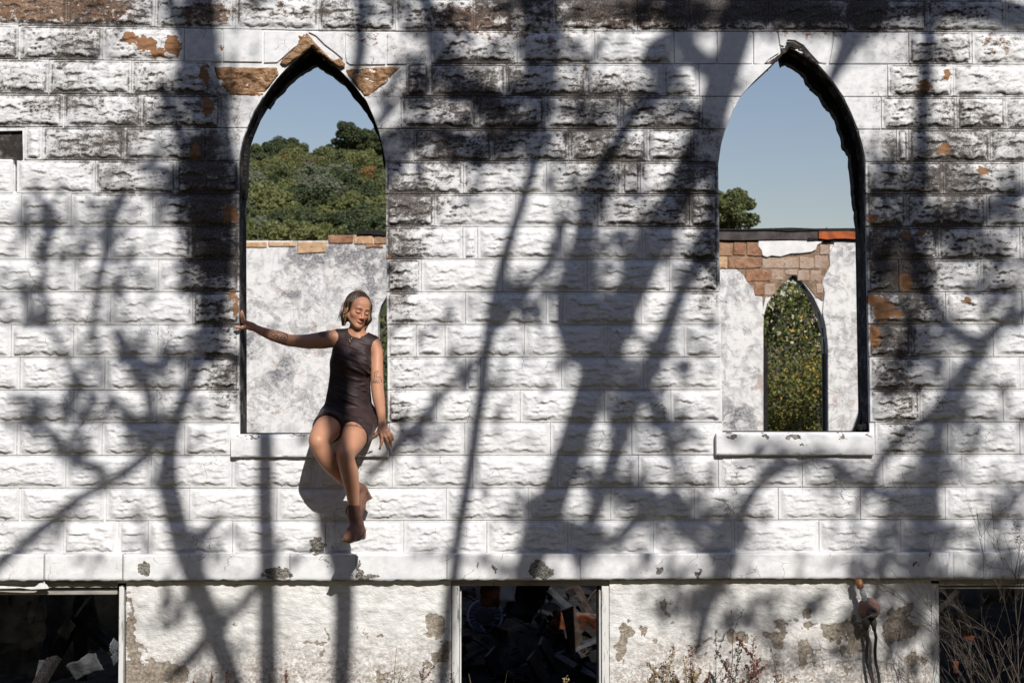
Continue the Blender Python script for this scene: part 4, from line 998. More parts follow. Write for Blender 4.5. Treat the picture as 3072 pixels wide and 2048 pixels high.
c = W(2330, 1230, 14.0); bush('vine_thicket', 'leafy yellow-green thicket filling the small far pointed window', 'bush', (c[0]-.4, 14.2, c[2]-.1), 1.5, .9, 1.25, 15000, .07, [(M_VG, .60), (M_YEL, .16), (M_VD, .24)], 5, stems=12)
c = W(2400, 950, 17.0); bush('tall_shrub', 'darker green shrub rising behind the yellow-green thicket', 'bush', (c[0]+.2, 17.5, c[2]-.5), 2.4, 1.0, 2.0, 9000, .10, [(M_VG, .4), (M_VD, .55), (M_YEL, .05)], 6, stems=20)
c = W(2400, 1000, 21.0); bush('tall_shrub', 'dark tree mass at the back of the view through the small window', 'bush', (c[0], 22, c[2]-.9), 4.5, 1.4, 2.6, 9000, .22, [(M_VD, .8), (M_VG, .2)], 8, stems=10)
c = W(1170, 1150, 15.0); bush('tall_shrub', 'green shrub seen past the woman through the far left window', 'bush', (c[0], 16, c[2]-.4), 2.4, 1.2, 1.9, 9000, .10, [(M_VG, .55), (M_VD, .4), (M_YEL, .05)], 9, stems=14)
# trees added out of view to block low sky light and deepen the shade
rngW = np.random.RandomState(8)
blocker_me = tree_proto(77, 3200, 1.0, 3.6, 4.6, 10); blocker_me.materials.append(ML['dark'])
for i in range(13):
    for lay, (h0, sc0) in enumerate(((4.2, 1.3), (9.3, 1.45))):
        x = -24+i*4.4+(2.2 if lay else 0)+rngW.uniform(-.6, .6); y = -22-rngW.uniform(0, 3)-2*lay; h = h0*rngW.uniform(.92, 1.05)
        r = thing('blocker_tree', 'dark green tree added out of view to block low sky light', 'tree', (x, y, .8), 'added unseen trees blocking low sky light')
        c = ob('crown', blocker_me, None, r, (0, 0, h)); c.rotation_euler.z = rngW.uniform(0, 6); c.scale = (sc0, sc0, sc0*.95)
        k = ob('trunk', trunk_me, None, r, (0, 0, h)); k.scale = (.6, .6, h/8)
for x, y in ((-13, -2), (-14, -9), (-14.5, -16), (15, -1), (15.5, -8), (17, -15)):
    for h in (3.5, 9.5):
        r = thing('blocker_tree', 'dark green tree added out of view to block low sky light', 'tree', (x*(1 if h < 5 else 1.15), y-1.5*(h > 5), .2), 'added unseen trees blocking low sky light')
        c = ob('crown', blocker_me, None, r, (0, 0, h)); c.rotation_euler.z = rngW.uniform(0, 6); c.scale = (1.1, 1.1, 1.1); k = ob('trunk', trunk_me, None, r, (0, 0, h)); k.scale = (.6, .6, h/8)
# ------------------------------------------------------------------ burnt debris in the basement
def mound_z(x, y): return -.62+.16*(y-.4)+.10*(fbm(x*1.1+3, y*1.1, 4, 2)-.5)*4*.5
mx = np.linspace(-6.5, 6.3, 180); my = np.linspace(.3, 9.9, 150); MX, MY = np.meshgrid(mx, my)
MZ = mound_z(MX, MY)+.05*(fbm(MX*9, MY*9, 3, 4)-.5)
mm = mesh_np('ash_heap', np.stack([MX, MY, MZ], -1).reshape(-1, 3), gridF(180, 150), False)
t = NT('ash'); P = t.pos(); n = t.noise(P, 9, 8, .7); c = t.cramp(n, [(.3, (.006, .006, .006)), (.55, (.02, .018, .017)), (.7, (.07, .06, .055)), (.8, (.2, .19, .19))])
M_ASH = t.fin(c, .85, t.bump(n, 1, .05)); o = ob('ash_heap', mm, M_ASH); tag(o, 'black heap of ash and cinders on the basement floor', kind='stuff')
M_TIN = plain('scorched_tin', (.032, .034, .039), .5, .5, 7, .2, .5, .02); M_TIN2 = plain('pale_burnt_sheet', (.055, .055, .06), .6, .5, 9, 0, .5, .02)
M_DWOOD = plain('burnt_board', (.022, .018, .017), .7, .5, 12, 0, .5, .01); M_BWOOD = plain('brown_board', (.05, .034, .026), .7, .5, 12, 0, .5, .01)
M_RUST2 = plain('rusted_orange_metal', (.15, .05, .025), .7, .7, 8, 0, .5, .01)
rd = random.Random(21)
def surf(u, v, lift=.05):
    """where the view ray of px (u, v) meets the mound"""
    for y in np.linspace(.45, 9.5, 260):
        p = W(u, v, y)
        if p[2] <= float(mound_z(np.array(p[0]), np.array(y)))+lift: return Vector(p), y
    return WV(u, v, 9), 9
def plank(u, v, L, w, th, rot, mat, label, group=None, name='plank', lift=.06):
    p, y = surf(u, v, lift); n = 7; mb = MB(); bow = rd.uniform(-.03, .03)
    for i in range(n):
        pass
    P = [(-L/2, 0)]; 
    pts = [(-L/2+L*i/(n-1), bow*math.sin(math.pi*i/(n-1))) for i in range(n)]
    for sgn in (0,):
        vs = []
        for x, z in pts:
            ww = w*(1+rd.uniform(-.12, .12)); vs += [(x, -ww/2, z), (x, ww/2, z), (x, ww/2, z+th), (x, -ww/2, z+th)]
        fs = []
        for i in range(n-1):
            for k in range(4): a = i*4+k; b = i*4+(k+1) % 4; fs.append((a, a+4, b+4, b))
        fs += [(0, 1, 2, 3), tuple((n-1)*4+k for k in (3, 2, 1, 0))]
        mb.add(vs, fs)
    o = mb.build(name, mat); o.location = p; o.rotation_euler = [R(a) for a in rot]
    return tag(o, label, 'board' if name == 'plank' else 'scrap', group)
def sheet(u, v, w, h, rot, mat, label, group=None, cr=.04, name='metal_sheet', lift=.1, edge=.15):
    p, y = surf(u, v, lift); nx, nz = 12, 9; s = rd.randint(0, 99)
    x = np.linspace(-w/2, w/2, nx); z = np.linspace(-h/2, h/2, nz); X, Z = np.meshgrid(x, z)
    X2 = X*(1+edge*(fbm(Z*9/h+s, Z*0, 3, s)-.5)*2); Z2 = Z*(1+edge*(fbm(X*9/w+s, X*0, 3, s+1)-.5)*2)
    Y = cr*4*(fbm(X*4+s, Z*4, 3, s)-.5)
    me = mesh_np(name, np.stack([X2, Y, Z2], -1).reshape(-1, 3), gridF(nx, nz), False)
    o = ob(name, me, mat); o.location = p; o.rotation_euler = [R(a) for a in rot]
    m = o.modifiers.new('s', 'SOLIDIFY'); m.thickness = .004
    return tag(o, label, 'scrap', group)
plank(1665, 1965, .95, .075, .03, (0, -16, 14), M_TIN2, 'long pale scorched board leaning to the right in the middle basement opening')
plank(1730, 1955, .75, .15, .02, (60, 78, 10), M_BWOOD, 'curved brown board standing upright behind the long pale board')
plank(1755, 2015, .55, .09, .03, (10, 22, -20), M_TIN, 'short dark grey board at the lower right of the middle opening')
plank(1455, 1870, .65, .02, .02, (0, 20, 10), M_DWOOD, 'thin black rod lying below the round wheel cover')
plank(1625, 2030, .4, .15, .03, (40, 60, 10), M_BWOOD, 'short brown rusty board at the bottom of the middle opening')
plank(1650, 1985, .42, .13, .03, (50, 60, 30), M_TIN, 'dark grey board piece leaning beside the short brown one')
plank(1495, 2020, .4, .16, .03, (50, 65, 20), M_DWOOD, 'charred board end at the foot of the middle opening')
sheet(1532, 2025, .28, .2, (60, 10, 10), M_TIN, 'dark folded tin sheet at the foot of the middle opening')
plank(1622, 1880, .5, .012, .012, (0, 88, 0), M_DWOOD, 'thin upright wire in the middle opening')
plank(1572, 1862, .4, .012, .012, (0, 24, 0), M_TIN2, 'bright bent wire in the middle opening')
sheet(1745, 1878, .55, .24, (20, 8, 12), M_RUST2, 'orange rusted metal sheet with grey scale at the right of the middle opening', cr=.03)
sheet(1765, 1872, .34, .20, (22, 8, 10), M_TIN2, 'grey flaked sheet lying over the orange rusted one', cr=.03)
sheet(1487, 1770, .34, .18, (12, 0, 4), M_WHT, 'sunlit white scrap with rust at the top of the middle opening', cr=.03, lift=.5)
sheet(1470, 1782, .16, .2, (12, 0, 4), M_RUST2, 'small rusty scrap behind the sunlit white one', cr=.03, lift=.5)
plank(1725, 1775, .7, .14, .03, (20, 60, 10), M_BWOOD, 'brown leaning board at the top right of the middle opening', lift=.3)
plank(1640, 1772, .9, .14, .03, (10, 40, -10), M_TIN, 'dark blue-grey board across the top of the middle opening', lift=.3)
sheet(1580, 1795, .3, .4, (10, 25, 10), M_TIN, 'drooping dark sheet at the top middle of the middle opening', lift=.25)
for i in range(100):
    u, v = rd.uniform(1385, 1795), rd.uniform(1775, 2045)
    f = rd.random()
    if f < .55: plank(u, v, rd.uniform(.06, .3), rd.uniform(.012, .06), .02, (rd.uniform(0, 90), rd.uniform(-60, 60), rd.uniform(-60, 60)), rd.choice([M_DWOOD, M_DWOOD, M_BWOOD, M_TIN]), 'small charred board among the burnt debris behind the middle opening', 'small charred boards in the middle opening')
    else: sheet(u, v, rd.uniform(.03, .13), rd.uniform(.03, .10), (rd.uniform(0, 90), rd.uniform(-60, 60), rd.uniform(-60, 60)), rd.choice([M_TIN, M_TIN, M_DWOOD, M_DWOOD, M_TIN2, M_RUST2]), 'small crumpled scrap among the burnt debris behind the middle opening', 'small scraps in the middle opening', .02)
# wheel cover
p, y = surf(1455, 1848, .16)
r = thing('wheel_cover', 'round silver wheel cover with radial slots lying in the ash', 'wheel cover', p); Mx = Matrix.Rotation(R(62), 4, 'X')
t = NT('dull_chrome'); M_CHR = t.fin((.16, .16, .20), .35, None, .5)
rim = MB().lathe([(.150, -.012), (.165, 0), (.163, .014), (.150, .018), (.136, .010), (.132, .002)], None, 36).build('rim', M_CHR, r, True)
hub = MB().lathe([(.085, .0), (.078, .012), (.05, .016), (.01, .018)], None, 30).build('hub', M_DWOOD, r, True)
sp = MB()
for i in range(20):
    a = 2*math.pi*i/20; sp.tube([(.08*math.cos(a), .08*math.sin(a), .010), (.14*math.cos(a), .14*math.sin(a), .010)], [.006, .010], 4)
sp.build('spokes', M_CHR, r); r.rotation_euler = (R(55), R(12), R(-10))
# left opening: hanging tin sheets and beams
M_TIN_MID, M_TIN2_MID = M_TIN, M_TIN2
M_TIN = plain('grey_blue_tin', (.15, .16, .18), .5, .5, 7, .2, .5, .02); M_TIN2 = plain('pale_torn_tin', (.17, .175, .185), .55, .45, 9, 0, .5, .02)
def hang(u, v, w, h, yy, rot, mat, label, group=None, cr=.05):
    o = sheet(u, v, w, h, rot, mat, label, group, cr); o.location = WV(u, v, yy); return o
hang(10, 1830, .5, .42, .5, (4, 0, 8), M_TIN2, 'torn pale tin sheet hanging at the far left of the left basement opening')
hang(62, 1800, .22, .3, .45, (6, 12, -14), M_TIN, 'blue-grey crumpled tin flap near the left edge of the frame')
hang(40, 1870, .3, .36, .65, (6, -6, 10), M_TIN, 'dark tin sheet hanging below the torn pale one')
hang(150, 1840, .34, .6, .9, (6, 14, -10), M_TIN, 'wide dark sheet in the middle of the left opening')
hang(280, 1840, .16, .52, .9, (0, 16, -20), M_TIN, 'narrow leaning sheet at the right of the left opening')
hang(325, 1820, .16, .44, .8, (0, -12, 16), M_TIN, 'grey sheet tapering down beside the white post')
hang(255, 2000, .2, .12, .6, (20, -30, 10), M_TIN2_MID, 'crumpled pale scrap low in the left opening')
hang(215, 1800, .16, .36, 1.0, (0, 30, 10), M_TIN, 'slanting grey sheet at the top middle of the left opening')
hang(150, 1960, .3, .4, 1.3, (6, -10, 10), M_TIN, 'dim broad sheet behind the beams in the left opening')
hang(40, 1960, .34, .3, .9, (6, 4, 0), M_TIN, 'dull lower sheet at the left edge of the left opening')
hang(110, 1835, .10, .14, .5, (10, 0, 0), M_TIN, 'small torn tin tag in the left opening')
hang(200, 1885, .09, .16, .7, (10, 36, 0), M_TIN, 'grey slat end in the middle of the left opening')
def beam(u0, v0, u1, v1, y0, y1, w, mat, label):
    a, b = WV(u0, v0, y0), WV(u1, v1, y1); d = b-a; mb = MB().box((0, 0, 0), (d.length, w, w*.7), None, .006); o = mb.build('beam', mat)
    o.location = (a+b)/2; o.rotation_euler = d.to_track_quat('X', 'Z').to_euler(); return tag(o, label, 'beam')
beam(110, 2060, 235, 1850, .5, .9, .07, M_CHAR, 'charred beam rising to the right in the left opening')
beam(235, 1850, 350, 1960, .8, .6, .07, M_CHAR, 'charred beam falling to the right in the left opening')
beam(120, 2040, 145, 1905, .6, .8, .05, M_TIN_MID, 'grey broken stick in the left opening')
beam(240, 1800, 240, 2040, .8, .75, .08, M_DWOOD, 'dark brown upright post in the left opening')
beam(225, 1850, 270, 1790, .75, .7, .02, M_TIN2, 'thin pale strip leaning at the top of the left opening')
for i, (u, v) in enumerate([(345, 1932), (344, 1942), (346, 1952), (343, 1975)]):
    o = sheet(u, v, .07, .05, (0, 40+8*i, 60), M_TIN, 'small bent tin leaf sticking out beside the white post', 'tin leaves beside the white post', .01); o.location = WV(u, v, .16)
# right opening
hang(2870, 1870, .28, .22, .6, (30, 10, 0), M_TIN, 'round-edged grey sheet low behind the bare bush')
hang(2940, 1785, .5, .12, .7, (10, 0, 0), M_TIN, 'dark board under the lintel of the right opening')
o = hang(2845, 1800, .03, .17, .3, (0, 42, 0), M_WHT, 'pinkish white splinter just inside the right opening', cr=.01)
hang(2895, 1905, .12, .04, .5, (20, 20, 0), M_RUST2, 'small orange scrap behind the bare bush', cr=.01)
hang(2868, 2000, .03, .08, .35, (0, 5, 0), M_RUST2, 'orange stub in the right opening', cr=.01)

# ------------------------------------------------------------------ gas regulator hanging on its pipe
reg = thing('gas_regulator', 'brown round gas regulator hanging on a pipe under the ledge', 'gas regulator', WV(2612, 1822, -.1)); bpy.context.view_layer.update()
RI = Matrix.Translation(-Vector(reg.location))
t = NT('brown_enamel'); n = t.noise(t.pos(), 30, 5); M_REG = t.fin(t.mix(t.ramp(n, .4, .65), (.15, .085, .075), (.21, .12, .10)), .55, t.bump(n, .3, .003))
M_COP = plain('rusty_copper_pipe', (.42, .20, .10), .5, .4, 40, .3); M_GALV = plain('galvanised_fitting', (.42, .44, .45), .5, .25, 40, .4); M_RUB = plain('dark_hose', (.035, .03, .028), .7, .3, 30)
def rpart(o): o.parent = reg; o.matrix_parent_inverse = RI; return o
P = lambda u, v, y=-.09: WV(u, v, y)
rpart(MB().tube([P(2562, 1735, .02), P(2570, 1737, -.05), P(2575, 1742)], [.014, .014, .014], 12).build('pipe', M_COP, None, True))
rpart(MB().tube([P(2575, 1737), P(2582, 1762)], [.020, .022], 14).build('pipe_cap', M_COP, None, True))
rpart(MB().tube([P(2582, 1760), P(2586, 1772), P(2587, 1774), P(2590, 1784), P(2592, 1792)], [.013, .013, .019, .016, .016], 8).build('fitting', M_GALV))
rpart(MB().tube([P(2589, 1776), P(2595, 1800)], [.016, .020], 6).build('fitting', M_GALV))
cc = P(2607, 1826, -.085); Mr = Matrix.Translation(cc) @ Matrix.Rotation(R(90), 4, 'X') @ Matrix.Rotation(R(8), 4, 'X')
rpart(MB().lathe([(.02, -.055), (.05, -.05), (.064, -.03), (.068, -.008), (.070, -.006), (.070, .006), (.066, .009), (.055, .022), (.05, .03), (.034, .038), (.01, .04)], Mr, 36).build('body', M_REG, None, True))
sc_ = MB()
for i in range(8):
    a = 2*math.pi*i/8+.2; q = Mr @ Vector((.064*math.cos(a), .064*math.sin(a), .008)); sc_.lathe([(.005, 0), (.005, .005), (.002, .006)], Matrix.Translation(q) @ Matrix.Rotation(R(90), 4, 'X'), 6)
rpart(sc_.build('screws', M_REG))
q = Mr @ Vector((.008, -.012, .03)); rpart(MB().lathe([(.034, 0), (.034, .022), (.026, .03), (.016, .03), (.015, .018), (.001, .018)], Matrix.Translation(q) @ Matrix.Rotation(R(84), 4, 'X'), 20).build('vent_spout', M_RUB, None, True))
rpart(MB().tube([P(2600, 1850), P(2597, 1868), P(2600, 1885)], [.03, .026, .014], 10).build('outlet', M_RUB, None, True))
rpart(MB().tube([P(2616, 1850), P(2621, 1872), P(2622, 1880), P(2623, 1890)], [.02, .020, .014, .012], 8).build('outlet', M_RUB, None, True))
rpart(MB().tube([Vector(W(*q)) for q in [(2602, 1880, -.07), (2603, 1920, -.05), (2600, 1955, -.04), (2600, 1985, -.04), (2608, 2010, -.05), (2620, 2050, -.07), (2630, 2110, -.1), (2640, 2200, -.12)]], .0095, 7).build('hose', M_RUB, None, True))
rpart(MB().tube([Vector(W(*q)) for q in [(2623, 1885, -.08), (2628, 1910, -.07), (2625, 1950, -.06), (2627, 1985, -.06), (2635, 2020, -.07), (2640, 2060, -.08), (2646, 2120, -.1), (2650, 2200, -.1)]], .0095, 7).build('hose', M_RUB, None, True))

# ------------------------------------------------------------------ weeds at the foot of the wall
M_TWIG = plain('dry_twig', (.10, .08, .065), .85, .35, 20); M_SEED = plain('rusty_seed_head', (.16, .065, .045), .9, .45, 30); M_SEED2 = plain('dry_seed_head', (.30, .22, .12), .9, .45, 30); M_SEEDD = plain('dark_seed_head', (.06, .05, .04), .9, .45, 30)
M_WLEAF = leafmat('weed_leaf', (.09, .13, .03), .3)
M_FLOW = plain('pale_dry_flower', (.55, .5, .4), .9, .2, 30)
def weed(u, v, y, mat_seed, label, seed, lean=0, seedlen=.35, dens=140, rad=.014, leaves=0, group=None, branches=3, ssize=.010):
    """upright weed whose tip is seen at (u, v)"""
    rng = np.random.RandomState(seed); tip = WV(u, v, y); gz = float(ground_z(tip.x, y))-.03
    H = tip.z-gz; base = Vector((tip.x-lean*H, y, gz)); r = thing('weed', label, 'weed', base, group)
    mb = MB(); pts = []; n = 9
    for i in range(n):
        f = i/(n-1); pts.append(Vector((lean*H*f*f, .02*math.sin(f*5+seed), H*f))+Vector((.01*math.sin(seed+f*9), 0, 0)))
    mb.tube(pts, np.linspace(.0042, .0014, n), 5); lines = [(pts, 1.0)]
    for b in range(branches):
        f0 = rng.uniform(.45, .9); k = int(f0*(n-1)); p0 = pts[k]; d = Vector((rng.choice([-1, 1])*rng.uniform(.05, .13), rng.uniform(-.05, .05), rng.uniform(.08, .2)))*min(1, H)
        q = [p0, p0+d*.4, p0+d]; mb.tube(q, [.002, .0016, .001], 4); lines.append((q, .6))
    mb.build('stem', M_TWIG, r, True)
    V = []; N = 0; S_ = []
    for q, w in lines:
        L = [(q[i+1]-q[i]).length for i in range(len(q)-1)]; tot = sum(L); sl_ = min(seedlen*w, tot)
        for _ in range(int(dens*w)):
            s = tot-sl_*rng.rand()
            acc = 0
            for i, l in enumerate(L):
                if acc+l >= s: break
                acc += l
            p = q[i].lerp(q[i+1], min(1, (s-acc)/l)); a = rng.uniform(0, 6.28); rr = rad*w*(.35+.65*abs(math.sin(s*70+seed)))
            S_.append(np.array(p)+np.array([math.cos(a)*rr, math.sin(a)*rr, rng.normal()*.004]))
    Vq, Fq = leaf_quads(S_, ssize*1.7, rng); o = ob('seed_head', mesh_np('seed_head', Vq, Fq, False), mat_seed, r); tag(o, None, kind='stuff')
    if leaves:
        mbl = MB()
        for i in range(leaves):
            f = rng.uniform(.25, .95); k = int(f*(n-1)); p0 = pts[k]; a = rng.uniform(0, 6.28); L_ = rng.uniform(.03, .06)
            d = Vector((math.cos(a), math.sin(a)*.7, rng.uniform(-.2, .5))).normalized(); s_ = d.cross(Vector((0, .5, 1))).normalized()*L_*.3
            m_ = p0+d*L_*.5+Vector((0, 0, -.002)); mbl.add([p0, m_+s_, p0+d*L_+Vector((0, 0, -.012)), m_-s_, m_+Vector((0, 0, .004))], [(0, 1, 4), (1, 2, 4), (2, 3, 4), (3, 0, 4)])
        mbl.build('leaf', M_WLEAF, r)
    return r
W_ = [(2015, 1935, M_SEED2, .05, 'tall tan seeded weed near the right post of the middle opening'), (1985, 1980, M_SEEDD, .02, 'dark seeded weed nearest the right post of the middle opening'), (2050, 1965, M_SEED2, -.03, 'bushy tan weed right of the tall one'), (1965, 2000, M_SEED2, 0, 'low tan weed between the post and the dark seeded weed'),
      (2080, 1935, M_SEED, .03, 'thin red-brown weed standing alone left of the leafy pair'), (2078, 2000, M_SEED, -.04, 'short red-brown weed under the thin one'), (2215, 1920, M_SEEDD, .02, 'dark weed close left of the tall leafy red one'), (2255, 1905, M_SEED, .02, 'tall red-brown leafy weed in the middle of the right stucco panel'),
      (2235, 1990, M_SEED, -.05, 'red-brown weed leaning left below the tall leafy one'), (2270, 1995, M_SEED, .06, 'red-brown weed leaning right below the tall leafy one'), (2190, 1985, M_SEED, 0, 'low reddish weed left of the leafy group'), (1700, 2030, M_SEED2, .02, 'pale seed spike at the bottom of the middle opening')]
for i, (u, v, m, ln, lb) in enumerate(W_): weed(u, v, -.28-.03*(i % 4), m, lb, 30+i, ln, .42, 210, .017, 4 if 'leafy' in lb else 1)
weed(2308, 1940, -.2, M_SEEDD, 'sparse thin dark weed right of the leafy group', 50, -.1, .25, 26, .02, 0)
weed(2195, 1825, -.2, M_SEEDD, 'very thin tall weed with a few specks, right panel', 51, .02, .2, 20, .01, 0, branches=2)
weed(2355, 2000, -.3, M_SEED2, 'tan and green leafy weed at the foot of the right panel', 52, .02, .2, 60, .03, 14)
weed(2340, 2020, -.33, M_SEED, 'low mixed brown weed left of the green leafy one', 53, -.05, .15, 90, .03, 8)
weed(1188, 1945, -.25, M_FLOW, 'white flowering weed in front of the left stucco panel', 54, .0, .16, 70, .035, 6, branches=7, ssize=.006)
weed(1200, 2000, -.3, M_WLEAF, 'green leafy weed right under the white flowering one', 55, .05, .1, 10, .03, 10)
weed(1267, 1985, -.22, M_SEED, 'thin red-brown weed near the left post of the middle opening', 56, .03, .25, 60, .008, 1, branches=2)
weed(1260, 2010, -.2, M_SEEDD, 'short dark weed beside the thin red-brown one', 57, -.04, .2, 40, .008, 1)
for i, (u, v) in enumerate([(635, 2013), (680, 2005), (855, 2008), (582, 2035)]): weed(u, v, -.2, M_SEED, ['dark red-brown seed spike left of the tan grass, left panel', 'thick red seed spike beside the tan grass, left panel', 'lone red seed spike right of the tan grass, left panel', 'lowest red seed spike at the left of the left panel'][i], 60+i, 0, .12, 60, .008, 0, branches=0)
weed(1355, 2020, -.3, M_WLEAF, 'broad green leafy weed at the foot of the left post of the middle opening', 66, .0, .05, 10, .03, 22)
weed(1300, 2035, -.3, M_SEED, 'dark brown low weed left of the broad green one', 67, .0, .1, 60, .02, 4)
def grass_tuft(u, v, label, seed, n=16, h=.16):
    rng = np.random.RandomState(seed); p = WV(u, 2060, -.25); gz = float(ground_z(p.x, -.25)); r_ = MB(); H = WV(u, v, -.25).z-gz
    for i in range(n):
        a = rng.uniform(-.6, .6); hh = H*rng.uniform(.7, 1.02); b = Vector((rng.uniform(-.03, .03), rng.uniform(-.03, .03), 0))
        r_.tube([b, b+Vector((a*hh*.12, 0, hh*.5)), b+Vector((a*hh*.12+math.sin(a)*h*.7, rng.uniform(-.02, .02), hh*.8)), b+Vector((a*hh*.12+math.sin(a)*h*1.5, rng.uniform(-.03, .03), hh-.05*abs(a)))], [.0022, .002, .0016, .0006], 4)
    o = r_.build('grass_tuft', M_SEED2, None, True); o.location = (p.x, -.25, gz); return tag(o, label, 'grass')
grass_tuft(695, 2005, 'tan dry grass tuft at the foot of the left panel', 3); grass_tuft(483, 2015, 'small yellow grass tuft near the left post', 4, 9, .1); grass_tuft(1460, 2005, 'dry grass stalks at the bottom of the middle opening', 5, 7, .12); grass_tuft(1490, 2015, 'bent dry grass right of the first stalks in the middle opening', 6, 7, .14)
# bare bush on the right
def bare_bush(label, base_uv, y, tips, seed, r0=.009, name='bare_bush'):
    rng = np.random.RandomState(seed); b0 = WV(*base_uv, y); gz = float(ground_z(b0.x, y)); base = Vector((b0.x, y, min(b0.z, gz)))
    r = thing(name, label, 'bush', base)
    def rec(mb, p, d, L, rad, lvl):
        pts = [p]; n = 5
        for i in range(n):
            d = (d+Vector(rng.normal(0, .09, 3))).normalized(); p = p+d*L/n; pts.append(p)
        mb.tube(pts, np.linspace(rad, rad*.45, n+1), 5 if lvl < 1 else 4)
        if lvl < 3:
            for i in range(rng.randint(3, 6)):
                k = rng.randint(1, n+1); dd = (d+Vector(rng.normal(0, .30, 3))+Vector((0, 0, .08))).normalized(); rec(mb, pts[k], dd, L*rng.uniform(.28, .5), max(.0011, rad*.5), lvl+1)
    for (u, v, yy) in tips:
        t_ = WV(u, v, yy)-base; mb = MB(); rec(mb, Vector((rng.uniform(-.04, .04), rng.uniform(-.03, .03), 0)), t_.normalized(), t_.length*.80, r0*rng.uniform(.6, 1), 0); mb.build('branch', M_TWIG, r, True)
    return r
random.seed(2)
bare_bush('tangled bare grey bush in front of the right basement opening', (3060, 2200), -.55, [(2960, 1660, -.5), (3010, 1570, -.6), (2900, 1700, -.5), (2860, 1830, -.4), (3060, 1600, -.6), (2830, 1900, -.5), (2980, 1780, -.7), (2790, 1990, -.4), (3080, 1700, -.7), (3040, 1850, -.8), (2900, 1800, -.7), (2950, 1900, -.6)], 5, .0048)
bare_bush('low bare twiggy bush right of the hoses', (2790, 2190), -.4, [(2660, 1960, -.4), (2745, 1870, -.3), (2700, 2000, -.5), (2840, 1930, -.4), (2800, 1960, -.5)], 9, .003)
bare_bush('bare bush with drooping twigs at the right edge of the frame', (3180, 2150), -.7, [(3080, 1640, -.7), (3000, 1720, -.8), (2960, 1850, -.7), (3060, 1800, -.9), (2990, 1960, -.8)], 12, .0045)
for u, v, lb in ((3048, 1578, 'pale dry seed cluster high on the bare bush'), (3062, 1618, 'lower pale dry seed cluster at the frame edge')):
    rng = np.random.RandomState(int(u)); c = WV(u, v, -.6); pts = np.array([[*(rng.normal(size=3)*.014)] for _ in range(90)]); V, Fq = leaf_quads(pts, .010, rng)
    o = ob('seed_cluster', mesh_np('seed_cluster', V, Fq, False), M_FLOW); o.location = c; tag(o, lb, 'seed head')
# ------------------------------------------------------------------ the woman sitting on the sill
import openvdb
H_ = .0023
def A_(u, v, y): return np.array(W(u, v, y))
def proj(V):
    d = V-CAM; z = d@fw; return CW/2+F*(d@rt)/z, CH/2-F*(d@up)/z
class Sdf:
    """signed distance on a box of a common lattice"""
    def __init__(s, lo, hi):
        s.i0 = np.floor(np.array(lo)/H_).astype(int); s.i1 = np.ceil(np.array(hi)/H_).astype(int)
        s.n = s.i1-s.i0; s.d = np.full(tuple(s.n), .5, np.float32)
        s.ax = [((s.i0[k]+np.arange(s.n[k]))*H_).astype(np.float32) for k in range(3)]
    def sl(s, lo, hi):
        a = np.clip(np.floor(np.array(lo)/H_).astype(int)-s.i0, 0, s.n); b = np.clip(np.ceil(np.array(hi)/H_).astype(int)-s.i0, 0, s.n)
        if (b <= a).any(): return None
        return tuple(slice(int(a[k]), int(b[k])) for k in range(3))
    def grid(s, S3): return (s.ax[0][S3[0]][:, None, None], s.ax[1][S3[1]][None, :, None], s.ax[2][S3[2]][None, None, :])
    def apply(s, prim, k=.02, op='u', off=0.0, mask=None):
        lo, hi, fn = prim; m = .05+k+abs(off); S3 = s.sl(lo-m, hi+m)
        if S3 is None: return
        X, Y, Z = s.grid(S3); e = fn(X, Y, Z)-off; d = s.d[S3]
        if mask is not None: e = np.maximum(e, mask(X, Y, Z))
        if op == 'u':
            h = np.clip(.5+.5*(d-e)/k, 0, 1); s.d[S3] = d*(1-h)+e*h-k*h*(1-h)
        else:
            h = np.clip(.5-.5*(d+e)/k, 0, 1) if k > 0 else (d < -e).astype(np.float32); s.d[S3] = d*(1-h)-e*h+k*h*(1-h)
def cone(a, b, ra, rb):
    a = np.asarray(a, np.float32); b = np.asarray(b, np.float32); r = max(ra, rb); L = b-a; q = float(L@L) or 1e-9
    def fn(X, Y, Z):
        t = np.clip(((X-a[0])*L[0]+(Y-a[1])*L[1]+(Z-a[2])*L[2])/q, 0, 1)
        return np.sqrt((X-a[0]-t*L[0])**2+(Y-a[1]-t*L[1])**2+(Z-a[2]-t*L[2])**2)-(ra+(rb-ra)*t)
    return np.minimum(a, b)-r, np.maximum(a, b)+r, fn
def ell(c, r, M=None):
    c = np.asarray(c, np.float32); r = np.asarray(r, np.float32); R_ = max(r)
    def fn(X, Y, Z):
        x, y, z = X-c[0], Y-c[1], Z-c[2]
        if M is not None: x, y, z = (M[0, 0]*x+M[1, 0]*y+M[2, 0]*z), (M[0, 1]*x+M[1, 1]*y+M[2, 1]*z), (M[0, 2]*x+M[1, 2]*y+M[2, 2]*z)
        k0 = np.sqrt((x/r[0])**2+(y/r[1])**2+(z/r[2])**2); k1 = np.sqrt((x/r[0]**2)**2+(y/r[1]**2)**2+(z/r[2]**2)**2)
        return k0*(k0-1)/np.maximum(k1, 1e-6)
    return c-R_, c+R_, fn
def to_mesh(name, boxes, keep_largest=False):
    g = openvdb.FloatGrid(background=H_*4); g.transform = openvdb.createLinearTransform(voxelSize=H_)
    for b in boxes: g.copyFromArray(np.clip(b.d, -H_*4, H_*4), ijk=tuple(int(v) for v in b.i0))
    P, T, Q = g.convertToPolygons(isovalue=0.0)
    P = np.asarray(P); Q = np.asarray(Q)
    return P, Q[:, ::-1]
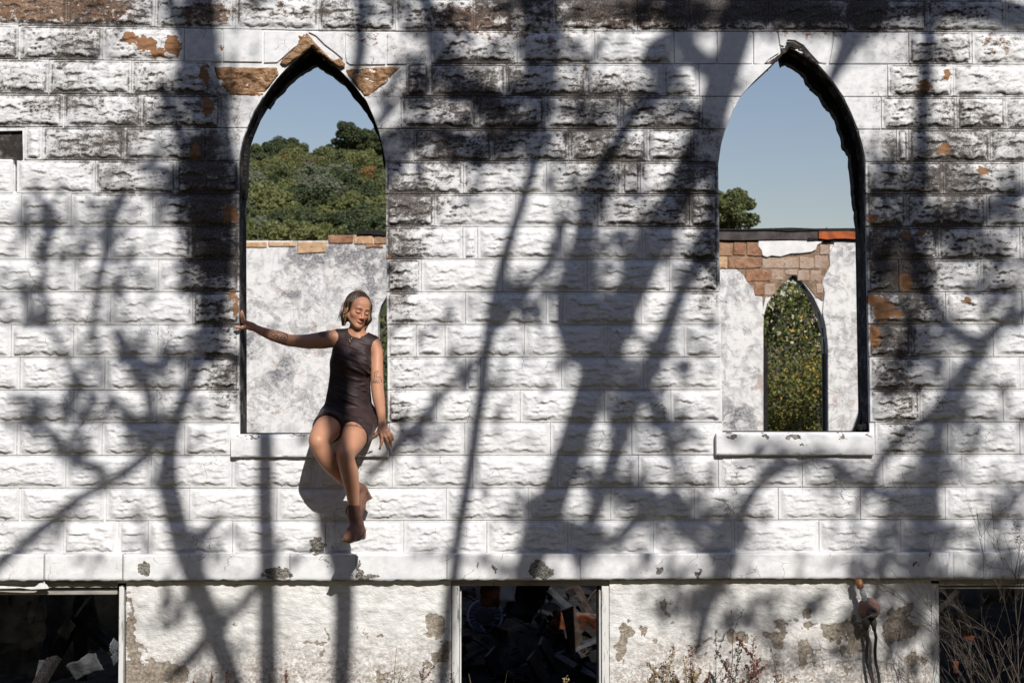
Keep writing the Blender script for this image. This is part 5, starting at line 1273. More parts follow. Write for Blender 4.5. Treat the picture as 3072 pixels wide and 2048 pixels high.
def relax(P, Q, n=2):
    E_ = np.vstack([Q[:, [0, 1]], Q[:, [1, 2]], Q[:, [2, 3]], Q[:, [3, 0]]])
    for _ in range(n):
        s = np.zeros_like(P); c = np.zeros(len(P)); 
        for k in range(3): s[:, k] = np.bincount(E_[:, 0], P[E_[:, 1], k], len(P))+np.bincount(E_[:, 1], P[E_[:, 0], k], len(P))
        c = np.bincount(E_[:, 0], minlength=len(P))+np.bincount(E_[:, 1], minlength=len(P))
        P = P*.5+.5*s/np.maximum(c, 1)[:, None]
    return P
def chain(pts):
    return [cone(A_(*a[:3]), A_(*b[:3]), a[3], b[3]) for a, b in zip(pts[:-1], pts[1:])]

# head frame: rolled to the viewer's right, turned right and bowed
Mh = np.array(Matrix.Rotation(R(11), 3, 'Y') @ Matrix.Rotation(R(33), 3, 'Z') @ Matrix.Rotation(R(9), 3, 'X'))
HC = A_(1073, 930, .035); HS = .94
def hl(x, y, z): return HC+Mh@(np.array([x, y, z])*HS)
def hE(c, r, rot=None): return ell(hl(*c), np.array(r)*HS, Mh if rot is None else Mh@np.array(rot))
def hC(a, b, ra, rb): return cone(hl(*a), hl(*b), ra*HS, rb*HS)

torso = [(ell(A_(1040, 1258, .055), (.170, .120, .105)), .03), (ell(A_(1046, 1200, .055), (.132, .100, .12)), .05), (ell(A_(1049, 1145, .06), (.118, .088, .10)), .05),
         (ell(A_(1055, 1090, .062), (.127, .094, .11)), .05), (ell(A_(1064, 1040, .062), (.125, .075, .062)), .05),
         (ell(A_(1028, 1086, -.010), (.052, .040, .050)), .05), (ell(A_(1085, 1092, -.014), (.050, .040, .050)), .05),
         (cone(A_(1066, 1008, .075), A_(1014, 1008, .062), .040, .036), .04), (cone(A_(1068, 1008, .075), A_(1120, 1026, .052), .040, .034), .04)]
neck = [(cone(A_(1066, 1018, .065), A_(1073, 968, .05), .049, .045), .03), (cone(A_(1078, 1016, .03), hl(-.03, .01, -.045), .012, .013), .02), (cone(A_(1078, 1018, .03), hl(.045, .0, -.05), .010, .012), .02),
        (cone(A_(1080, 1014, .02), A_(1118, 1016, .035), .010, .009), .02), (cone(A_(1074, 1014, .02), A_(1030, 1004, .04), .010, .009), .02)]
armLp = ([(1004, 1014, .060, .052), (975, 1019, .058, .053), (948, 1022, .058, .0485), (915, 1024, .060, .043), (885, 1022, .062, .037), (865, 1020, .062, .0362), (841, 1012, .062, .0372), (814, 1004, .060, .033), (787, 994, .057, .0265), (768, 985, .054, .0220), (755, 979, .052, .0215)])
handL = [(cone(A_(755, 979, .052), A_(738, 970, .040), .0215, .018), .02), (cone(A_(752, 978, .052), A_(731, 966, .060), .018, .015), .02), (cone(A_(750, 978, .06), A_(733, 968, .075), .016, .013), .015), (cone(A_(745, 980, .045), A_(733, 981, .02), .016, .013), .015),
         (cone(A_(736, 970, .03), A_(729, 964, .018), .016, .012), .012)]
fingL = [[(729, 966, .012, .0105), (725, 952, .008, .009), (723, 937, .010, .0068)], [(729.5, 964, .036, .0105), (727, 948, .034, .009), (725.5, 933, .036, .0066)],
         [(731, 965, .058, .010), (729, 950, .058, .0085), (727.5, 937, .060, .0064)], [(734, 968, .078, .009), (731, 956, .080, .0078), (730, 946, .082, .006)],
         [(735, 981, .020, .0125), (727, 983, -.012, .0108), (717, 982, -.036, .0098), (707, 981, -.040, .0085)]]
armRp = ([(1124, 1034, .048, .044), (1131, 1062, .035, .037), (1131, 1090, .022, .0375), (1131, 1121, .008, .0390), (1132, 1161, -.005, .0385), (1136, 1195, -.014, .0370), (1141, 1225, -.022, .0300), (1144, 1248, -.028, .0245), (1146, 1266, -.034, .0210)])
handR = [(cone(A_(1146, 1266, -.034), A_(1140, 1292, -.050), .020, .0135), .015), (cone(A_(1146, 1268, -.036), A_(1150, 1295, -.056), .020, .013), .015), (cone(A_(1147, 1268, -.036), A_(1158, 1294, -.055), .018, .012), .015), (cone(A_(1147, 1270, -.034), A_(1165, 1291, -.050), .015, .011), .012), (cone(A_(1143, 1272, -.032), A_(1137, 1288, -.040), .014, .012), .012)]
fingR = [[(1141, 1293, -.054, .0105), (1146, 1308, -.064, .0095), (1146, 1322, -.066, .0085), (1141, 1340, -.060, .0066)], [(1150, 1296, -.058, .0105), (1157, 1310, -.068, .0096), (1163, 1324, -.070, .0085), (1166, 1341, -.062, .0066)],
         [(1159, 1295, -.056, .0100), (1167, 1307, -.064, .009), (1172, 1318, -.064, .008), (1173, 1331, -.056, .0064)], [(1166, 1291, -.050, .009), (1173, 1301, -.056, .0080), (1178, 1311, -.054, .007), (1179, 1321, -.048, .0058)],
         [(1139, 1288, -.042, .0120), (1129, 1302, -.052, .0100), (1117, 1311, -.052, .0078)]]
legRp = ([(1088, 1256, .050, .092), (1072, 1292, -.12, .085), (1058, 1322, -.24, .0735), (1045, 1345, -.325, .062), (1036, 1366, -.385, .053), (1040, 1388, -.392, .050), (1047, 1412, -.382, .0515), (1051, 1436, -.368, .0485), (1056, 1464, -.350, .0420), (1059, 1492, -.338, .0355), (1061, 1520, -.33, .0310), (1062, 1550, -.325, .030)])
legLp = ([(1004, 1256, .050, .090), (986, 1280, -.12, .083), (972, 1298, -.24, .0745), (962, 1312, -.32, .066), (956, 1325, -.372, .0565), (965, 1347, -.372, .0535), (980, 1373, -.348, .0545), (998, 1398, -.315, .050), (1016, 1420, -.285, .0425), (1036, 1440, -.25, .0360), (1058, 1458, -.215, .031)])
extra = [(ell(A_(1035, 1368, -.425), (.026, .020, .032)), .03), (ell(A_(953, 1322, -.414), (.028, .020, .030)), .03), (cone(A_(1053, 1412, -.345), A_(1056, 1450, -.325), .036, .030), .03), (cone(A_(992, 1368, -.315), A_(1010, 1398, -.28), .036, .030), .03)]

head = [(hE((0, .018, .030), (.073, .090, .083)), .01), (hE((0, -.032, .040), (.060, .052, .056)), .02), (hE((0, -.030, -.030), (.059, .056, .078)), .02),
        (hC((-.050, -.004, -.048), (-.012, -.066, -.094), .018, .014), .02), (hC((.050, -.004, -.048), (.012, -.066, -.094), .018, .014), .02), (hE((0, -.070, -.096), (.017, .016, .015)), .016),
        (hE((-.038, -.052, -.022), (.022, .024, .020)), .02), (hE((.038, -.052, -.022), (.022, .024, .020)), .02), (hC((-.036, -.074, .018), (.036, -.074, .018), .010, .010), .018)]
head_sub = [(hE((-.032, -.100, .000), (.017, .016, .012)), .014), (hE((.032, -.100, .000), (.017, .016, .012)), .014), (hE((0, -.108, -.081), (.014, .014, .006)), .012)]
head2 = [(hE((-.031, -.0735, -.002), (.0165, .0145, .0125)), .005), (hE((.031, -.0735, -.002), (.0165, .0145, .0125)), .005),
         (hC((0, -.084, .008), (0, -.099, -.029), .0060, .0076), .010), (hE((0, -.0985, -.034), (.0098, .0095, .0080)), .006), (hE((-.0110, -.090, -.038), (.0066, .008, .0060)), .005), (hE((.0110, -.090, -.038), (.0075, .010, .0075)), .005),
         (hE((-.007, -.0835, -.0625), (.0125, .0062, .0046)), .006), (hE((.007, -.0835, -.0625), (.0125, .0062, .0046)), .006), (hE((0, -.0830, -.0705), (.0140, .0070, .0054)), .006),
         (hE((-.075, .012, -.010), (.008, .019, .031)), .006), (hE((.075, .012, -.010), (.008, .019, .031)), .006)]
head3 = [(hE((-.0065, -.103, -.0470), (.003, .004, .0026)), .002), (hE((.0065, -.103, -.0470), (.003, .004, .0026)), .002), (hE((-.083, .006, -.010), (.004, .008, .016)), .004)]

def limb(pts, n=4):
    """one tapered limb through (u, v, y, r), evaluated as a single hard union so joints do not swell"""
    w = [(*A_(*p[:3]), p[3]) for p in pts]; w = smooth_line(w, n); cs = [cone(a[:3], b[:3], a[3], b[3]) for a, b in zip(w[:-1], w[1:])]
    lo = np.min([c[0] for c in cs], 0); hi = np.max([c[1] for c in cs], 0)
    return lo, hi, cs
def apply_limb(bx, L, k, op='u', off=0.0):
    lo, hi, cs = L; m = .05+k+abs(off); S3 = bx.sl(lo-m, hi+m)
    if S3 is None: return
    e = np.full(bx.d[S3].shape, .5, np.float32)
    for a, b, fn in cs:
        q = bx.sl(a-.06, b+.06)
        if q is None: continue
        r = tuple(slice(max(q[i].start, S3[i].start), min(q[i].stop, S3[i].stop)) for i in range(3))
        if any(x.stop <= x.start for x in r): continue
        X, Y, Z = bx.grid(r); l = tuple(slice(r[i].start-S3[i].start, r[i].stop-S3[i].start) for i in range(3))
        f = fn(X, Y, Z)-off; o = e[l]; kk = .004; h = np.clip(.5+.5*(o-f)/kk, 0, 1); e[l] = o*(1-h)+f*h-kk*h*(1-h)
    d = bx.d[S3]; h = np.clip(.5+.5*(d-e)/k, 0, 1); bx.d[S3] = d*(1-h)+e*h-k*h*(1-h)
def build_body(bx):
    for p, k in torso: bx.apply(p, k)
    for p, k in neck: bx.apply(p, k)
    apply_limb(bx, limb(legRp), .03)
    bl = Sdf.__new__(Sdf); bl.__dict__ = dict(bx.__dict__); 
    # the crossed leg is united sharply with the front one
    tmp = bx.d.copy(); bx.d = np.full_like(tmp, .5)
    apply_limb(bx, limb(legLp), .01)
    for p, k in (extra[1], extra[3]): bx.apply(p, k)
    k = .006; e = bx.d; h = np.clip(.5+.5*(tmp-e)/k, 0, 1); bx.d = tmp*(1-h)+e*h-k*h*(1-h)
    for p, k in (extra[0], extra[2]): bx.apply(p, k)
    apply_limb(bx, limb(armLp), .022)
    apply_limb(bx, limb(armRp), .018)
    for p, k in handL+handR: bx.apply(p, k*.8)
    for f in fingL+fingR:
        for j, p in enumerate(chain(f)): bx.apply(p, .004)
    for p, k in head: bx.apply(p, k)
    for p, k in head_sub: bx.apply(p, k, 's')
    for p, k in head2: bx.apply(p, k)
    for p, k in head3: bx.apply(p, k, 's')
def boxpx(u0, v0, u1, v1, y0, y1):
    c = np.array([A_(u, v, y) for u in (u0, u1) for v in (v0, v1) for y in (y0, y1)]); return c.min(0), c.max(0)
person = thing('person', 'woman in short dark brown dress and ankle boots sitting on the left window sill', 'person', tuple(W(1040, 1300, .05))); bpy.context.view_layer.update()
PI_ = Matrix.Translation(-Vector(person.location))
def ppart(o, label=None):
    o.parent = person; o.matrix_parent_inverse = PI_
    if label: o['label'] = label
    return o
zs0 = A_(1000, 1240, 0)[2]
B1 = Sdf(*boxpx(925, 865, 1160, 1236, -.12, .20))       # head and torso
lo1, hi1 = B1.i0*H_, B1.i1*H_
B2 = Sdf((A_(700, 990, 0)[0], -.06, A_(800, 1050, 0)[2]), (lo1[0], .13, A_(800, 920, 0)[2]))   # reaching arm
B3 = Sdf((A_(915, 1600, -.1)[0], -.50, A_(1000, 1570, -.45)[2]), (A_(1190, 1240, 0)[0], .20, lo1[2]))   # pelvis, legs, resting hand
B4 = Sdf((hi1[0], -.12, lo1[2]), (A_(1190, 1240, 0)[0], .12, A_(1130, 1000, 0)[2]))
for b in (B1, B2, B3, B4): build_body(b)
P, Q = to_mesh('body', [B1, B2, B3, B4]); P = relax(P, Q, 2)
# drop stray islands is not needed: one figure
def skin_mat():
    t = NT('skin'); c = t.attr('Col', True); P_ = t.pos(); n = t.noise(P_, 60, 4, .6); n2 = t.noise(P_, 14, 3)
    c = t.mix(t.ramp(n2, .3, .7, 0, .22), c, (.50, .20, .12)); t.fin(c, .50, t.bump(n, .12, .002))
    t.b.inputs['Subsurface Weight'].default_value = .10; t.b.inputs['Subsurface Radius'].default_value = (.012, .005, .003); t.b.inputs['Subsurface Scale'].default_value = .5
    t.b.inputs['Specular IOR Level'].default_value = .42
    return t.m
M_SKIN = skin_mat()
L_ = (P-HC)@Mh/HS      # head-local coordinates
lx, ly, lz = L_.T
base = np.tile(np.array([.52, .262, .158]), (len(P), 1))
def paint(mask, col):
    global base
    mask = np.clip(mask, 0, 1)[:, None]; base = base*(1-mask)+np.array(col)*mask
hd = (lz > -.13) & (np.abs(lx) < .1) & (np.abs(ly) < .14) & (lz < .13)
front = hd & (ly < -.045)
g2 = lambda x, s: np.exp(-(x/s)**2)
paint(hd*g2(np.abs(lx)-.043, .020)*g2(lz+.030, .020)*(ly < -.02)*.40, (.60, .17, .11))
paint(front*g2(lx, .012)*g2(lz+.036, .012)*.35, (.65, .19, .12))
lips = front*((np.abs(lx) < .0205))*sst(.0125, .0095, np.abs(lz+.0670)+.25*np.abs(lx)*.9)*(ly < -.068)
paint(lips*.85, (.46, .13, .11)); paint(front*g2(lz+.0668, .0016)*(np.abs(lx) < .021), (.13, .03, .03))
for s in (-1, 1):
    bx_ = s*lx
    arch = .0185+.004*np.sin(np.clip((bx_-.012)/.036, 0, 1)*2.4)
    paint(front*sst(.0080, .0048, np.abs(lz-arch)/(1.15-.5*np.clip((bx_-.02)/.035, 0, 1)))*sst(.009, .013, bx_)*sst(.052, .044, bx_)*.92, (.055, .028, .02))
    lash = -.0085-.0035*np.cos(np.clip((bx_-.031)/.017, -1, 1)*math.pi/2)+.002
    paint(front*g2(lz-lash, .0044)*(np.abs(bx_-.031) < .0185)*1.0, (.02, .012, .01))
    paint(front*g2(lz-.0065, .0016)*(np.abs(bx_-.031) < .016)*.5, (.25, .10, .07))
paint(front*g2(np.abs(lx)-.0065, .0035)*g2(lz+.0465, .0028)*.8, (.10, .03, .02))
# tattoos: their own ink on the skin, placed where the photo shows them
pu, pv = proj(P); facing = np.ones(len(P))
nr = np.zeros_like(P); fn_ = np.cross(P[Q[:, 1]]-P[Q[:, 0]], P[Q[:, 2]]-P[Q[:, 0]])
for k in range(4):
    for c_ in range(3): nr[:, c_] += np.bincount(Q[:, k], fn_[:, c_], len(P))
nr /= np.linalg.norm(nr, axis=1)[:, None]+1e-9
if ((fn_*(P[Q[:, 0]]-P.mean(0))).sum() < 0): nr = -nr; Q = Q[:, ::-1]
vis = ((nr*(CAM-P)).sum(1) > 0)
ink = (.03, .025, .028)
armm = vis & (pu > 780) & (pu < 868) & (pv > 975) & (pv < 1045) & (P[:, 1] < .1)
x_, y_ = pu-848, pv-1013; rr = np.hypot(x_, y_*1.05); th = np.arctan2(y_, x_)
sw = .5+.5*np.sin(rr*.95+th*1.0+1.3*np.sin(x_*.22))
paint(armm*(pu > 826)*(pu < 863-.25*(pv-1013))*sst(.36, .60, sw)*(rr < 26)*.86, ink)
xf, yf = pu-822, pv-1008
paint(armm*((np.abs(np.hypot(xf+2, yf+5)-5) < 1.3) | (np.abs(np.hypot(xf+6, yf-8)-4) < 1.2) | (np.abs(np.hypot(xf-6, (yf-2)*.9)-5.2) < 1.4))*.8, ink)
for k in range(3):
    uu = 791+6*k; paint(armm*(np.abs(pu-uu-(.35*(1000-pv))) < 1.9)*(np.sin(pv*1.9+k*2) > -.35)*(pv > 985-1*k)*(pv < 1014)*.8, ink)
sh = vis & (pu > 950) & (pu < 1004) & (pv > 984) & (pv < 1018)
paint(sh*sst(.52, .42, np.hypot((pu-970)/34, (pv-1000)/26)+.18*np.sin(pu*.8)*np.cos(pv*.9))*.80, ink)
paint(sh*(np.abs(np.hypot((pu-990), (pv-1001))-6) < 1.1)*.6, ink)
ur = vis & (pu > 1112) & (pu < 1152) & (pv > 1100) & (pv < 1156)
def line(mask, pts, w, a):
    d = np.full(len(P), 99.)
    for (ax, ay), (bx_, by) in zip(pts[:-1], pts[1:]):
        L2 = (bx_-ax)**2+(by-ay)**2; t_ = np.clip(((pu-ax)*(bx_-ax)+(pv-ay)*(by-ay))/L2, 0, 1); d = np.minimum(d, np.hypot(pu-ax-t_*(bx_-ax), pv-ay-t_*(by-ay)))
    paint(mask*sst(w, w*.45, d)*a, ink)
line(ur, [(1124, 1132), (1123, 1120), (1128, 1114), (1135, 1112), (1132, 1118), (1128, 1126), (1131, 1133), (1139, 1130), (1143, 1136), (1145, 1146)], 1.5, .75)
line(ur, [(1117, 1148), (1120, 1141), (1122, 1149), (1125, 1142), (1127, 1149), (1130, 1141), (1132, 1149), (1136, 1144), (1138, 1148)], 1.8, .75)
line(ur, [(1124, 1132), (1119, 1138), (1128, 1138), (1138, 1138)], 1.3, .6)
tg = vis & (pu > 1028) & (pu < 1108) & (pv > 1258) & (pv < 1300) & (P[:, 1] < .05)
sx = np.linspace(0, 1, 60); cx_ = 1032+72*sx; cy_ = 1277-6*np.sin(sx*2.2)+20*sx**2
line(tg, [(cx_[i]+1.2*math.cos(i*1.7), cy_[i]+2.6*math.sin(i*1.35)) for i in range(60)], 1.25, .85)
paint(vis*(np.hypot(pu-1070, pv-1274) < 3.4)*(np.hypot(pu-1070, pv-1274) > 1.8)*(P[:, 1] < .05)*(pv > 1262)*.8, ink)
cols = np.concatenate([base, np.ones((len(P), 1))], 1)
bo = ppart(ob('body', mesh_np('body', P, Q, True, None, {'Col': cols}), M_SKIN))

# ---- dress
DR = Sdf(*boxpx(930, 975, 1160, 1345, -.30, .22))
D_ = [ (p, k) for p, k in torso]
for p, k in D_: DR.apply(p, k, off=.010)
def halfspace(pt, nrm):
    pt = np.asarray(pt, np.float32); nrm = np.asarray(nrm, np.float32); nrm = nrm/np.linalg.norm(nrm)
    return lambda X, Y, Z: (X-pt[0])*nrm[0]+(Y-pt[1])*nrm[1]+(Z-pt[2])*nrm[2]
aR = A_(1072, 1292, -.12)-A_(1088, 1256, .05); aL = A_(986, 1280, -.12)-A_(1004, 1256, .05)
nR = aR/np.linalg.norm(aR)+np.array([-.60, 0, 0]); nL = aL/np.linalg.norm(aL)+np.array([.05, 0, 0])
for p in chain(legRp[:4])[:3]: DR.apply(p, .02, off=.012, mask=halfspace(A_(1066, 1300, -.165), nR))
for p in chain(legLp[:4])[:3]: DR.apply(p, .02, off=.012, mask=halfspace(A_(980, 1286, -.150), nL))
# lap cloth bridging the thighs
DR.apply(cone(A_(1004, 1268, -.050), A_(1074, 1272, -.050), .082, .086), .03)
X, Y, Z = DR.grid((slice(None),)*3)
zz = (Z-zs0); s1 = Z*1.0+X*.42
def n3(a, b, seed): return fbm(a.ravel(), b.ravel(), 3, seed).reshape(a.shape).astype(np.float32)-.5
Xf, Zf = np.broadcast_arrays(X[:, 0, :], Z[:, 0, :])
env = np.exp(-((Zf-A_(1050, 1185, 0)[2])/.14)**2)
fold = .022*(np.abs(n3(Zf*24+Xf*9, Xf*3.5+Zf*2, 4))*2-.35)*(.35+1.0*env)+.006*n3(Zf*9-Xf*16, Xf*8, 9)
# gathered folds fanning from the right side seam
fx = Xf-A_(1120, 1170, 0)[0]; fz = Zf-A_(1120, 1140, 0)[2]; ang = np.arctan2(fz, -fx+.02); rad_ = np.hypot(fx, fz)
fold = fold+.0045*np.sin(ang*17+1.2*np.sin(rad_*20))*np.exp(-(rad_/.17)**2)*sst(.01, .05, rad_)
fold = np.maximum(fold, -.003)
DR.d = DR.d-fold[:, None, :].astype(np.float32)*sst(.06, -.04, Y).astype(np.float32)
# openings
DR.apply(ell(A_(1075, 984, .04), (.066, .12, .058)), .003, 's')
DR.apply(cone(A_(994, 1020, .062), A_(940, 1024, .06), .050, .055), .003, 's')
DR.apply(cone(A_(988, 1026, .05), A_(968, 1030, .05), .044, .05), .003, 's')
DR.apply(cone(A_(1136, 1034, .042), A_(1134, 1092, .02), .041, .036), .003, 's')
DR.apply(cone(A_(1136, 1092, .018), A_(1139, 1210, -.02), .038, .038), .003, 's')
P2, Q2 = to_mesh('dress', [DR]); P2 = relax(P2, Q2, 2)
t = NT('dark_brown_cloth'); Pn = t.pos(); n = t.noise(Pn, 260, 3); n2 = t.noise(Pn, 9, 5, .6)
M_DRESS = t.fin(t.mix(t.ramp(n2, .35, .65), (.026, .0145, .0145), (.045, .026, .025)), .55, t.bump(n, .25, .001)); t.b.inputs['Sheen Weight'].default_value = .22; t.b.inputs['Sheen Roughness'].default_value = .4; t.b.inputs['Sheen Tint'].default_value = (.9, .7, .65, 1)
def orient(P, Q):
    c = P.mean(0); f = np.cross(P[Q[:, 1]]-P[Q[:, 0]], P[Q[:, 2]]-P[Q[:, 0]]); vol = (f*(P[Q[:, 0]]-c)).sum()
    return Q if vol > 0 else Q[:, ::-1]
ppart(ob('dress', mesh_np('dress', P2, orient(P2, Q2)), M_DRESS))

# ---- hair
HB = Sdf(HC-.17, HC+np.array([.17, .19, .15]))
for p, k in [(hE((0, .024, .036), (.082, .096, .089)), .01), (hE((.014, .046, -.020), (.066, .060, .085)), .03), (hC((-.064, .026, .030), (-.068, .026, -.075), .026, .021), .02), (hC((-.064, .028, -.06), (-.058, .014, -.114), .018, .007), .015), (hC((-.070, -.012, .045), (-.079, .004, .022), .014, .010), .015),
             (hC((.066, -.022, .045), (.076, -.030, -.040), .018, .020), .02), (hC((.076, -.030, -.04), (.078, -.006, -.128), .022, .011), .02), (hC((.05, .03, -.06), (.062, .02, -.13), .03, .010), .02), (hC((-.05, .05, -.06), (-.055, .04, -.118), .03, .010), .02)]:
    HB.apply(p, k)
HB.apply(hE((0.004, -.086, -.030), (.064, .074, .098)), .006, 's')
HB.apply(hE((-.052, -.050, -.052), (.030, .050, .052)), .006, 's')
HB.apply(hE((-.094, -.002, -.020), (.024, .024, .034)), .004, 's')
X, Y, Z = HB.grid((slice(None),)*3)
dx, dy, dz = X-HC[0], Y-HC[1], Z-HC[2]
hx_ = (dx*Mh[0, 0]+dy*Mh[1, 0]+dz*Mh[2, 0])/HS; hy_ = (dx*Mh[0, 1]+dy*Mh[1, 1]+dz*Mh[2, 1])/HS; hz_ = (dx*Mh[0, 2]+dy*Mh[1, 2]+dz*Mh[2, 2])/HS
az = np.arctan2(hx_+.012, hy_-.05+.04*(hz_ > 9))
HB.d = HB.d+(.0016*np.sin(az*46+6*np.sin(hz_*14))+.0012*np.sin(az*91+9*hz_*10)).astype(np.float32)
P3, Q3 = to_mesh('hair', [HB]); P3 = relax(P3, Q3, 1); L3 = (P3-HC)@Mh/HS
a3 = np.arctan2(L3[:, 0]+.012, L3[:, 1]-.05); st = fbm(a3*14+3, L3[:, 2]*3+5, 4, 2)
hc = np.where((sst(.45, .62, st)*sst(.09, .0, L3[:, 2]))[:, None] > .5, np.array([[.17, .095, .055]]), np.array([[.060, .034, .022]]))
hc = np.array([.034, .020, .014])+(np.array([.27, .165, .105])-np.array([.034, .020, .014]))*(sst(.42, .68, st)*(.25+.75*sst(.08, -.02, L3[:, 2])))[:, None]
t = NT('brown_hair'); M_HAIR = t.fin(t.attr('Col', True), .42, t.bump(t.noise(t.pos(), 160, 3, .6, 0, (1, 1, .15)), .4, .003)); t.b.inputs['Specular IOR Level'].default_value = .5
hair = ppart(ob('hair', mesh_np('hair', P3, orient(P3, Q3), True, None, {'Col': np.concatenate([hc, np.ones((len(P3), 1))], 1)}), M_HAIR))
# loose strands
mb = MB(); rs = np.random.RandomState(5)
for i in range(90):
    s = rs.choice([-1, 1, 1, -1, 0]); 
    if s == -1 and rs.rand() < .6: continue
    if s == 0: p0 = (rs.uniform(-.05, .05), rs.uniform(-.03, .09), .118); p1 = (p0[0]+rs.uniform(-.03, .03), p0[1]+rs.uniform(.0, .04), .126+rs.uniform(0, .006)); p2 = (p0[0]+rs.uniform(-.06, .06), p0[1]+.03, .112)
    else:
        y0 = rs.uniform(-.03, .07) if s > 0 else rs.uniform(.0, .08)
        p0 = (s*.080, y0, rs.uniform(-.02, .05)); p1 = (s*rs.uniform(.080, .090), y0+rs.uniform(-.008, .01), -.05); p2 = (s*rs.uniform(.070, .100), y0+rs.uniform(-.02, .01), rs.uniform(-.12, -.085)-(.02 if s > 0 else 0))
    mb.tube([hl(*p0), hl(*p1), hl(*p2)], [.0009, .0009, .0005], 4)
me = mb.mesh('hair_strands', True); at = me.attributes.new('Col', 'FLOAT_COLOR', 'POINT'); at.data.foreach_set('color', np.tile(np.array([.16, .10, .065, 1], np.float32), len(me.vertices)))
o = ob('hair_strands', me, M_HAIR, hair)

# ---- boots
M_BOOT = plain('brown_suede', (.17, .085, .060), .75, .18, 30, 0, .2, .002); M_SOLE = plain('brown_boot_heel', (.12, .065, .045), .5, .3, 60, 0, .1, .002)
def boot(chs, heelbox, solecut, label, topcut):
    allp = np.array([A_(*q[:3]) for c_ in chs for q in c_]); b = Sdf(allp.min(0)-.07, allp.max(0)+.07)
    for c_ in chs:
        for p in chain(c_): b.apply(p, .018)
    if solecut is not None:
        b.apply((b.i0*H_, b.i1*H_, halfspace(*solecut)), .004, 's') if False else None
        X, Y, Z = b.grid((slice(None),)*3); b.d = np.maximum(b.d, halfspace(*solecut)(X, Y, Z))
    X, Y, Z = b.grid((slice(None),)*3); b.d = np.maximum(b.d, halfspace(*topcut)(X, Y, Z))
    P, Q = to_mesh('boot', [b]); P = relax(P, Q, 1)
    o = ppart(ob('boot', mesh_np('boot', P, orient(P, Q)), M_BOOT), label)
    c, dims, rot = heelbox; mb = MB(); mb.box((0, 0, 0), dims, rot, 0, 0); h = mb.build('heel', M_SOLE, None, False, .004); h.location = c; h.parent = o; h.matrix_parent_inverse = (PI_ @ Matrix.Identity(4)); h.matrix_parent_inverse = Matrix.Identity(4)
    h.parent = o; h.matrix_parent_inverse = Matrix.Identity(4)
    return o, h
# front boot: sole plane tilts down towards the toe
sp = A_(1060, 1620, -.42); b1, h1 = boot([[(1061, 1514, -.335, .040), (1064, 1545, -.33, .037), (1070, 1570, -.325, .038), (1076, 1588, -.315, .035)], [(1068, 1575, -.335, .034), (1056, 1597, -.40, .033), (1046, 1608, -.44, .029), (1038, 1614, -.475, .021)], [(1078, 1590, -.31, .033), (1066, 1604, -.37, .032), (1050, 1612, -.43, .032)]],
         (A_(1084, 1601, -.305), (.046, .044, .058), Euler((0, R(4), R(-10)))), (A_(1052, 1626, -.43), np.array([.05, .38, -1.0])), 'brown suede ankle boot on the front leg, toe towards the viewer', (A_(1061, 1514, -.335), np.array([0, 0, 1.])))
b2, h2 = boot([[(1030, 1436, -.26, .036), (1052, 1452, -.225, .035), (1074, 1464, -.19, .034), (1086, 1470, -.17, .033)], [(1084, 1474, -.17, .034), (1084, 1496, -.19, .031), (1080, 1522, -.21, .030), (1079, 1542, -.22, .020)], [(1064, 1462, -.20, .030), (1074, 1500, -.20, .028)]],
         (A_(1101, 1484, -.155), (.036, .05, .066), Euler((0, R(-28), 0))), (A_(1100, 1500, -.16), np.array([1.0, .2, -.10])), 'brown ankle boot tucked behind the front calf, heel outwards', (A_(1032, 1440, -.255), np.array([-.75, 0, .66])))
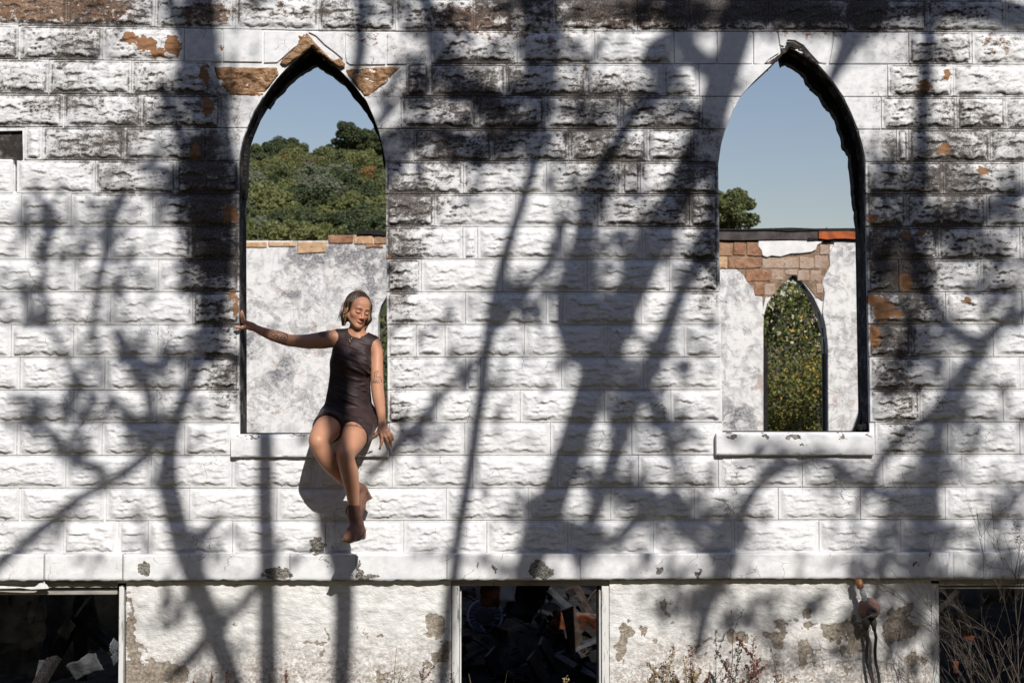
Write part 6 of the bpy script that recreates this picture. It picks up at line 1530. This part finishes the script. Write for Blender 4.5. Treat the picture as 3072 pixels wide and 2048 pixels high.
# dark sole edge of the front boot
sp_ = MB()
pl = [(1030, 1617, -.490), (1040, 1621, -.462), (1052, 1622, -.425), (1064, 1619, -.385), (1074, 1612, -.345)]
vs = []
for (u, v, y) in pl:
    c_ = Vector(A_(u, v, y)); w_ = .030 if u > 1032 else .012
    vs += [c_+Vector((-w_, 0, -.004)), c_+Vector((w_, 0, -.004)), c_+Vector((w_, 0, .006)), c_+Vector((-w_, 0, .006))]
fs_ = []
for i in range(len(pl)-1):
    for k in range(4): a_ = i*4+k; b_ = i*4+(k+1) % 4; fs_.append((a_, b_, b_+4, a_+4))
fs_ += [(3, 2, 1, 0), tuple((len(pl)-1)*4+k for k in range(4))]
sp_.add(vs, fs_); so_ = sp_.build('sole', M_SOLE); so_.parent = b1; so_.matrix_parent_inverse = Matrix.Identity(4)
mb = MB(); mb.tube([A_(1040, 1520, -.36), A_(1039, 1532, -.36), A_(1038.5, 1545, -.36)], [.004, .005, .003], 5); ppart(mb.build('zip_pull', M_SOLE))

# ---- jewellery
t = NT('gold'); M_GOLD = t.fin((.75, .48, .16), .25, None, 1.0); t = NT('silver'); M_SILV = t.fin((.8, .8, .8), .2, None, 1.0)
ring = [(.0085+.0032*math.cos(a), .0032*math.sin(a)) for a in np.linspace(0, 2*math.pi, 10)]
def torus(name, c, M3, r, w, mat, label):
    mb = MB(); pts = [Vector(c)+Vector(M3@np.array([r*math.cos(a), 0, r*math.sin(a)])) for a in np.linspace(0, 2*math.pi, 17)]; mb.tube(pts, w, 6, False); return ppart(mb.build(name, mat, None, True), label)
torus('earring', hl(-.083, .004, -.046), Mh, .0085, .0035, M_GOLD, 'chunky gold hoop earring')
mb = MB(); mb.tube([hl(-.084, .004, -.056), hl(-.084, .004, -.075)], [.0025, .004], 6); ppart(mb.build('earring', M_SILV, None, True), 'white drop hanging under the gold hoop')
nk = [A_(1036, 1001, .0), A_(1040, 1008, -.018), A_(1045, 1015, -.030), A_(1050, 1021, -.036), A_(1055, 1014, -.032), A_(1061, 1006, -.020)]
mb = MB(); mb.tube(nk, .0011, 4); mb.lathe([(.001, -.004), (.005, 0), (.001, .005)], Matrix.Translation(Vector(A_(1050.5, 1024, -.040))), 6); ppart(mb.build('necklace', M_GOLD, None, True))
I3 = np.array(Matrix.Rotation(R(60), 3, 'X')); torus('ring', A_(1146, 1315, -.065), I3, .0095, .0016, M_GOLD, 'gold ring on the index finger'); torus('ring', A_(1127, 1304, -.053), np.array(Matrix.Rotation(R(60), 3, 'Z')), .0100, .0016, M_GOLD, 'gold ring on the thumb')
torus('ring', A_(725, 982.6, -.018), np.array(Matrix.Rotation(R(0), 3, 'Z')), .0112, .0022, M_SILV, 'silver thumb ring of the reaching hand')
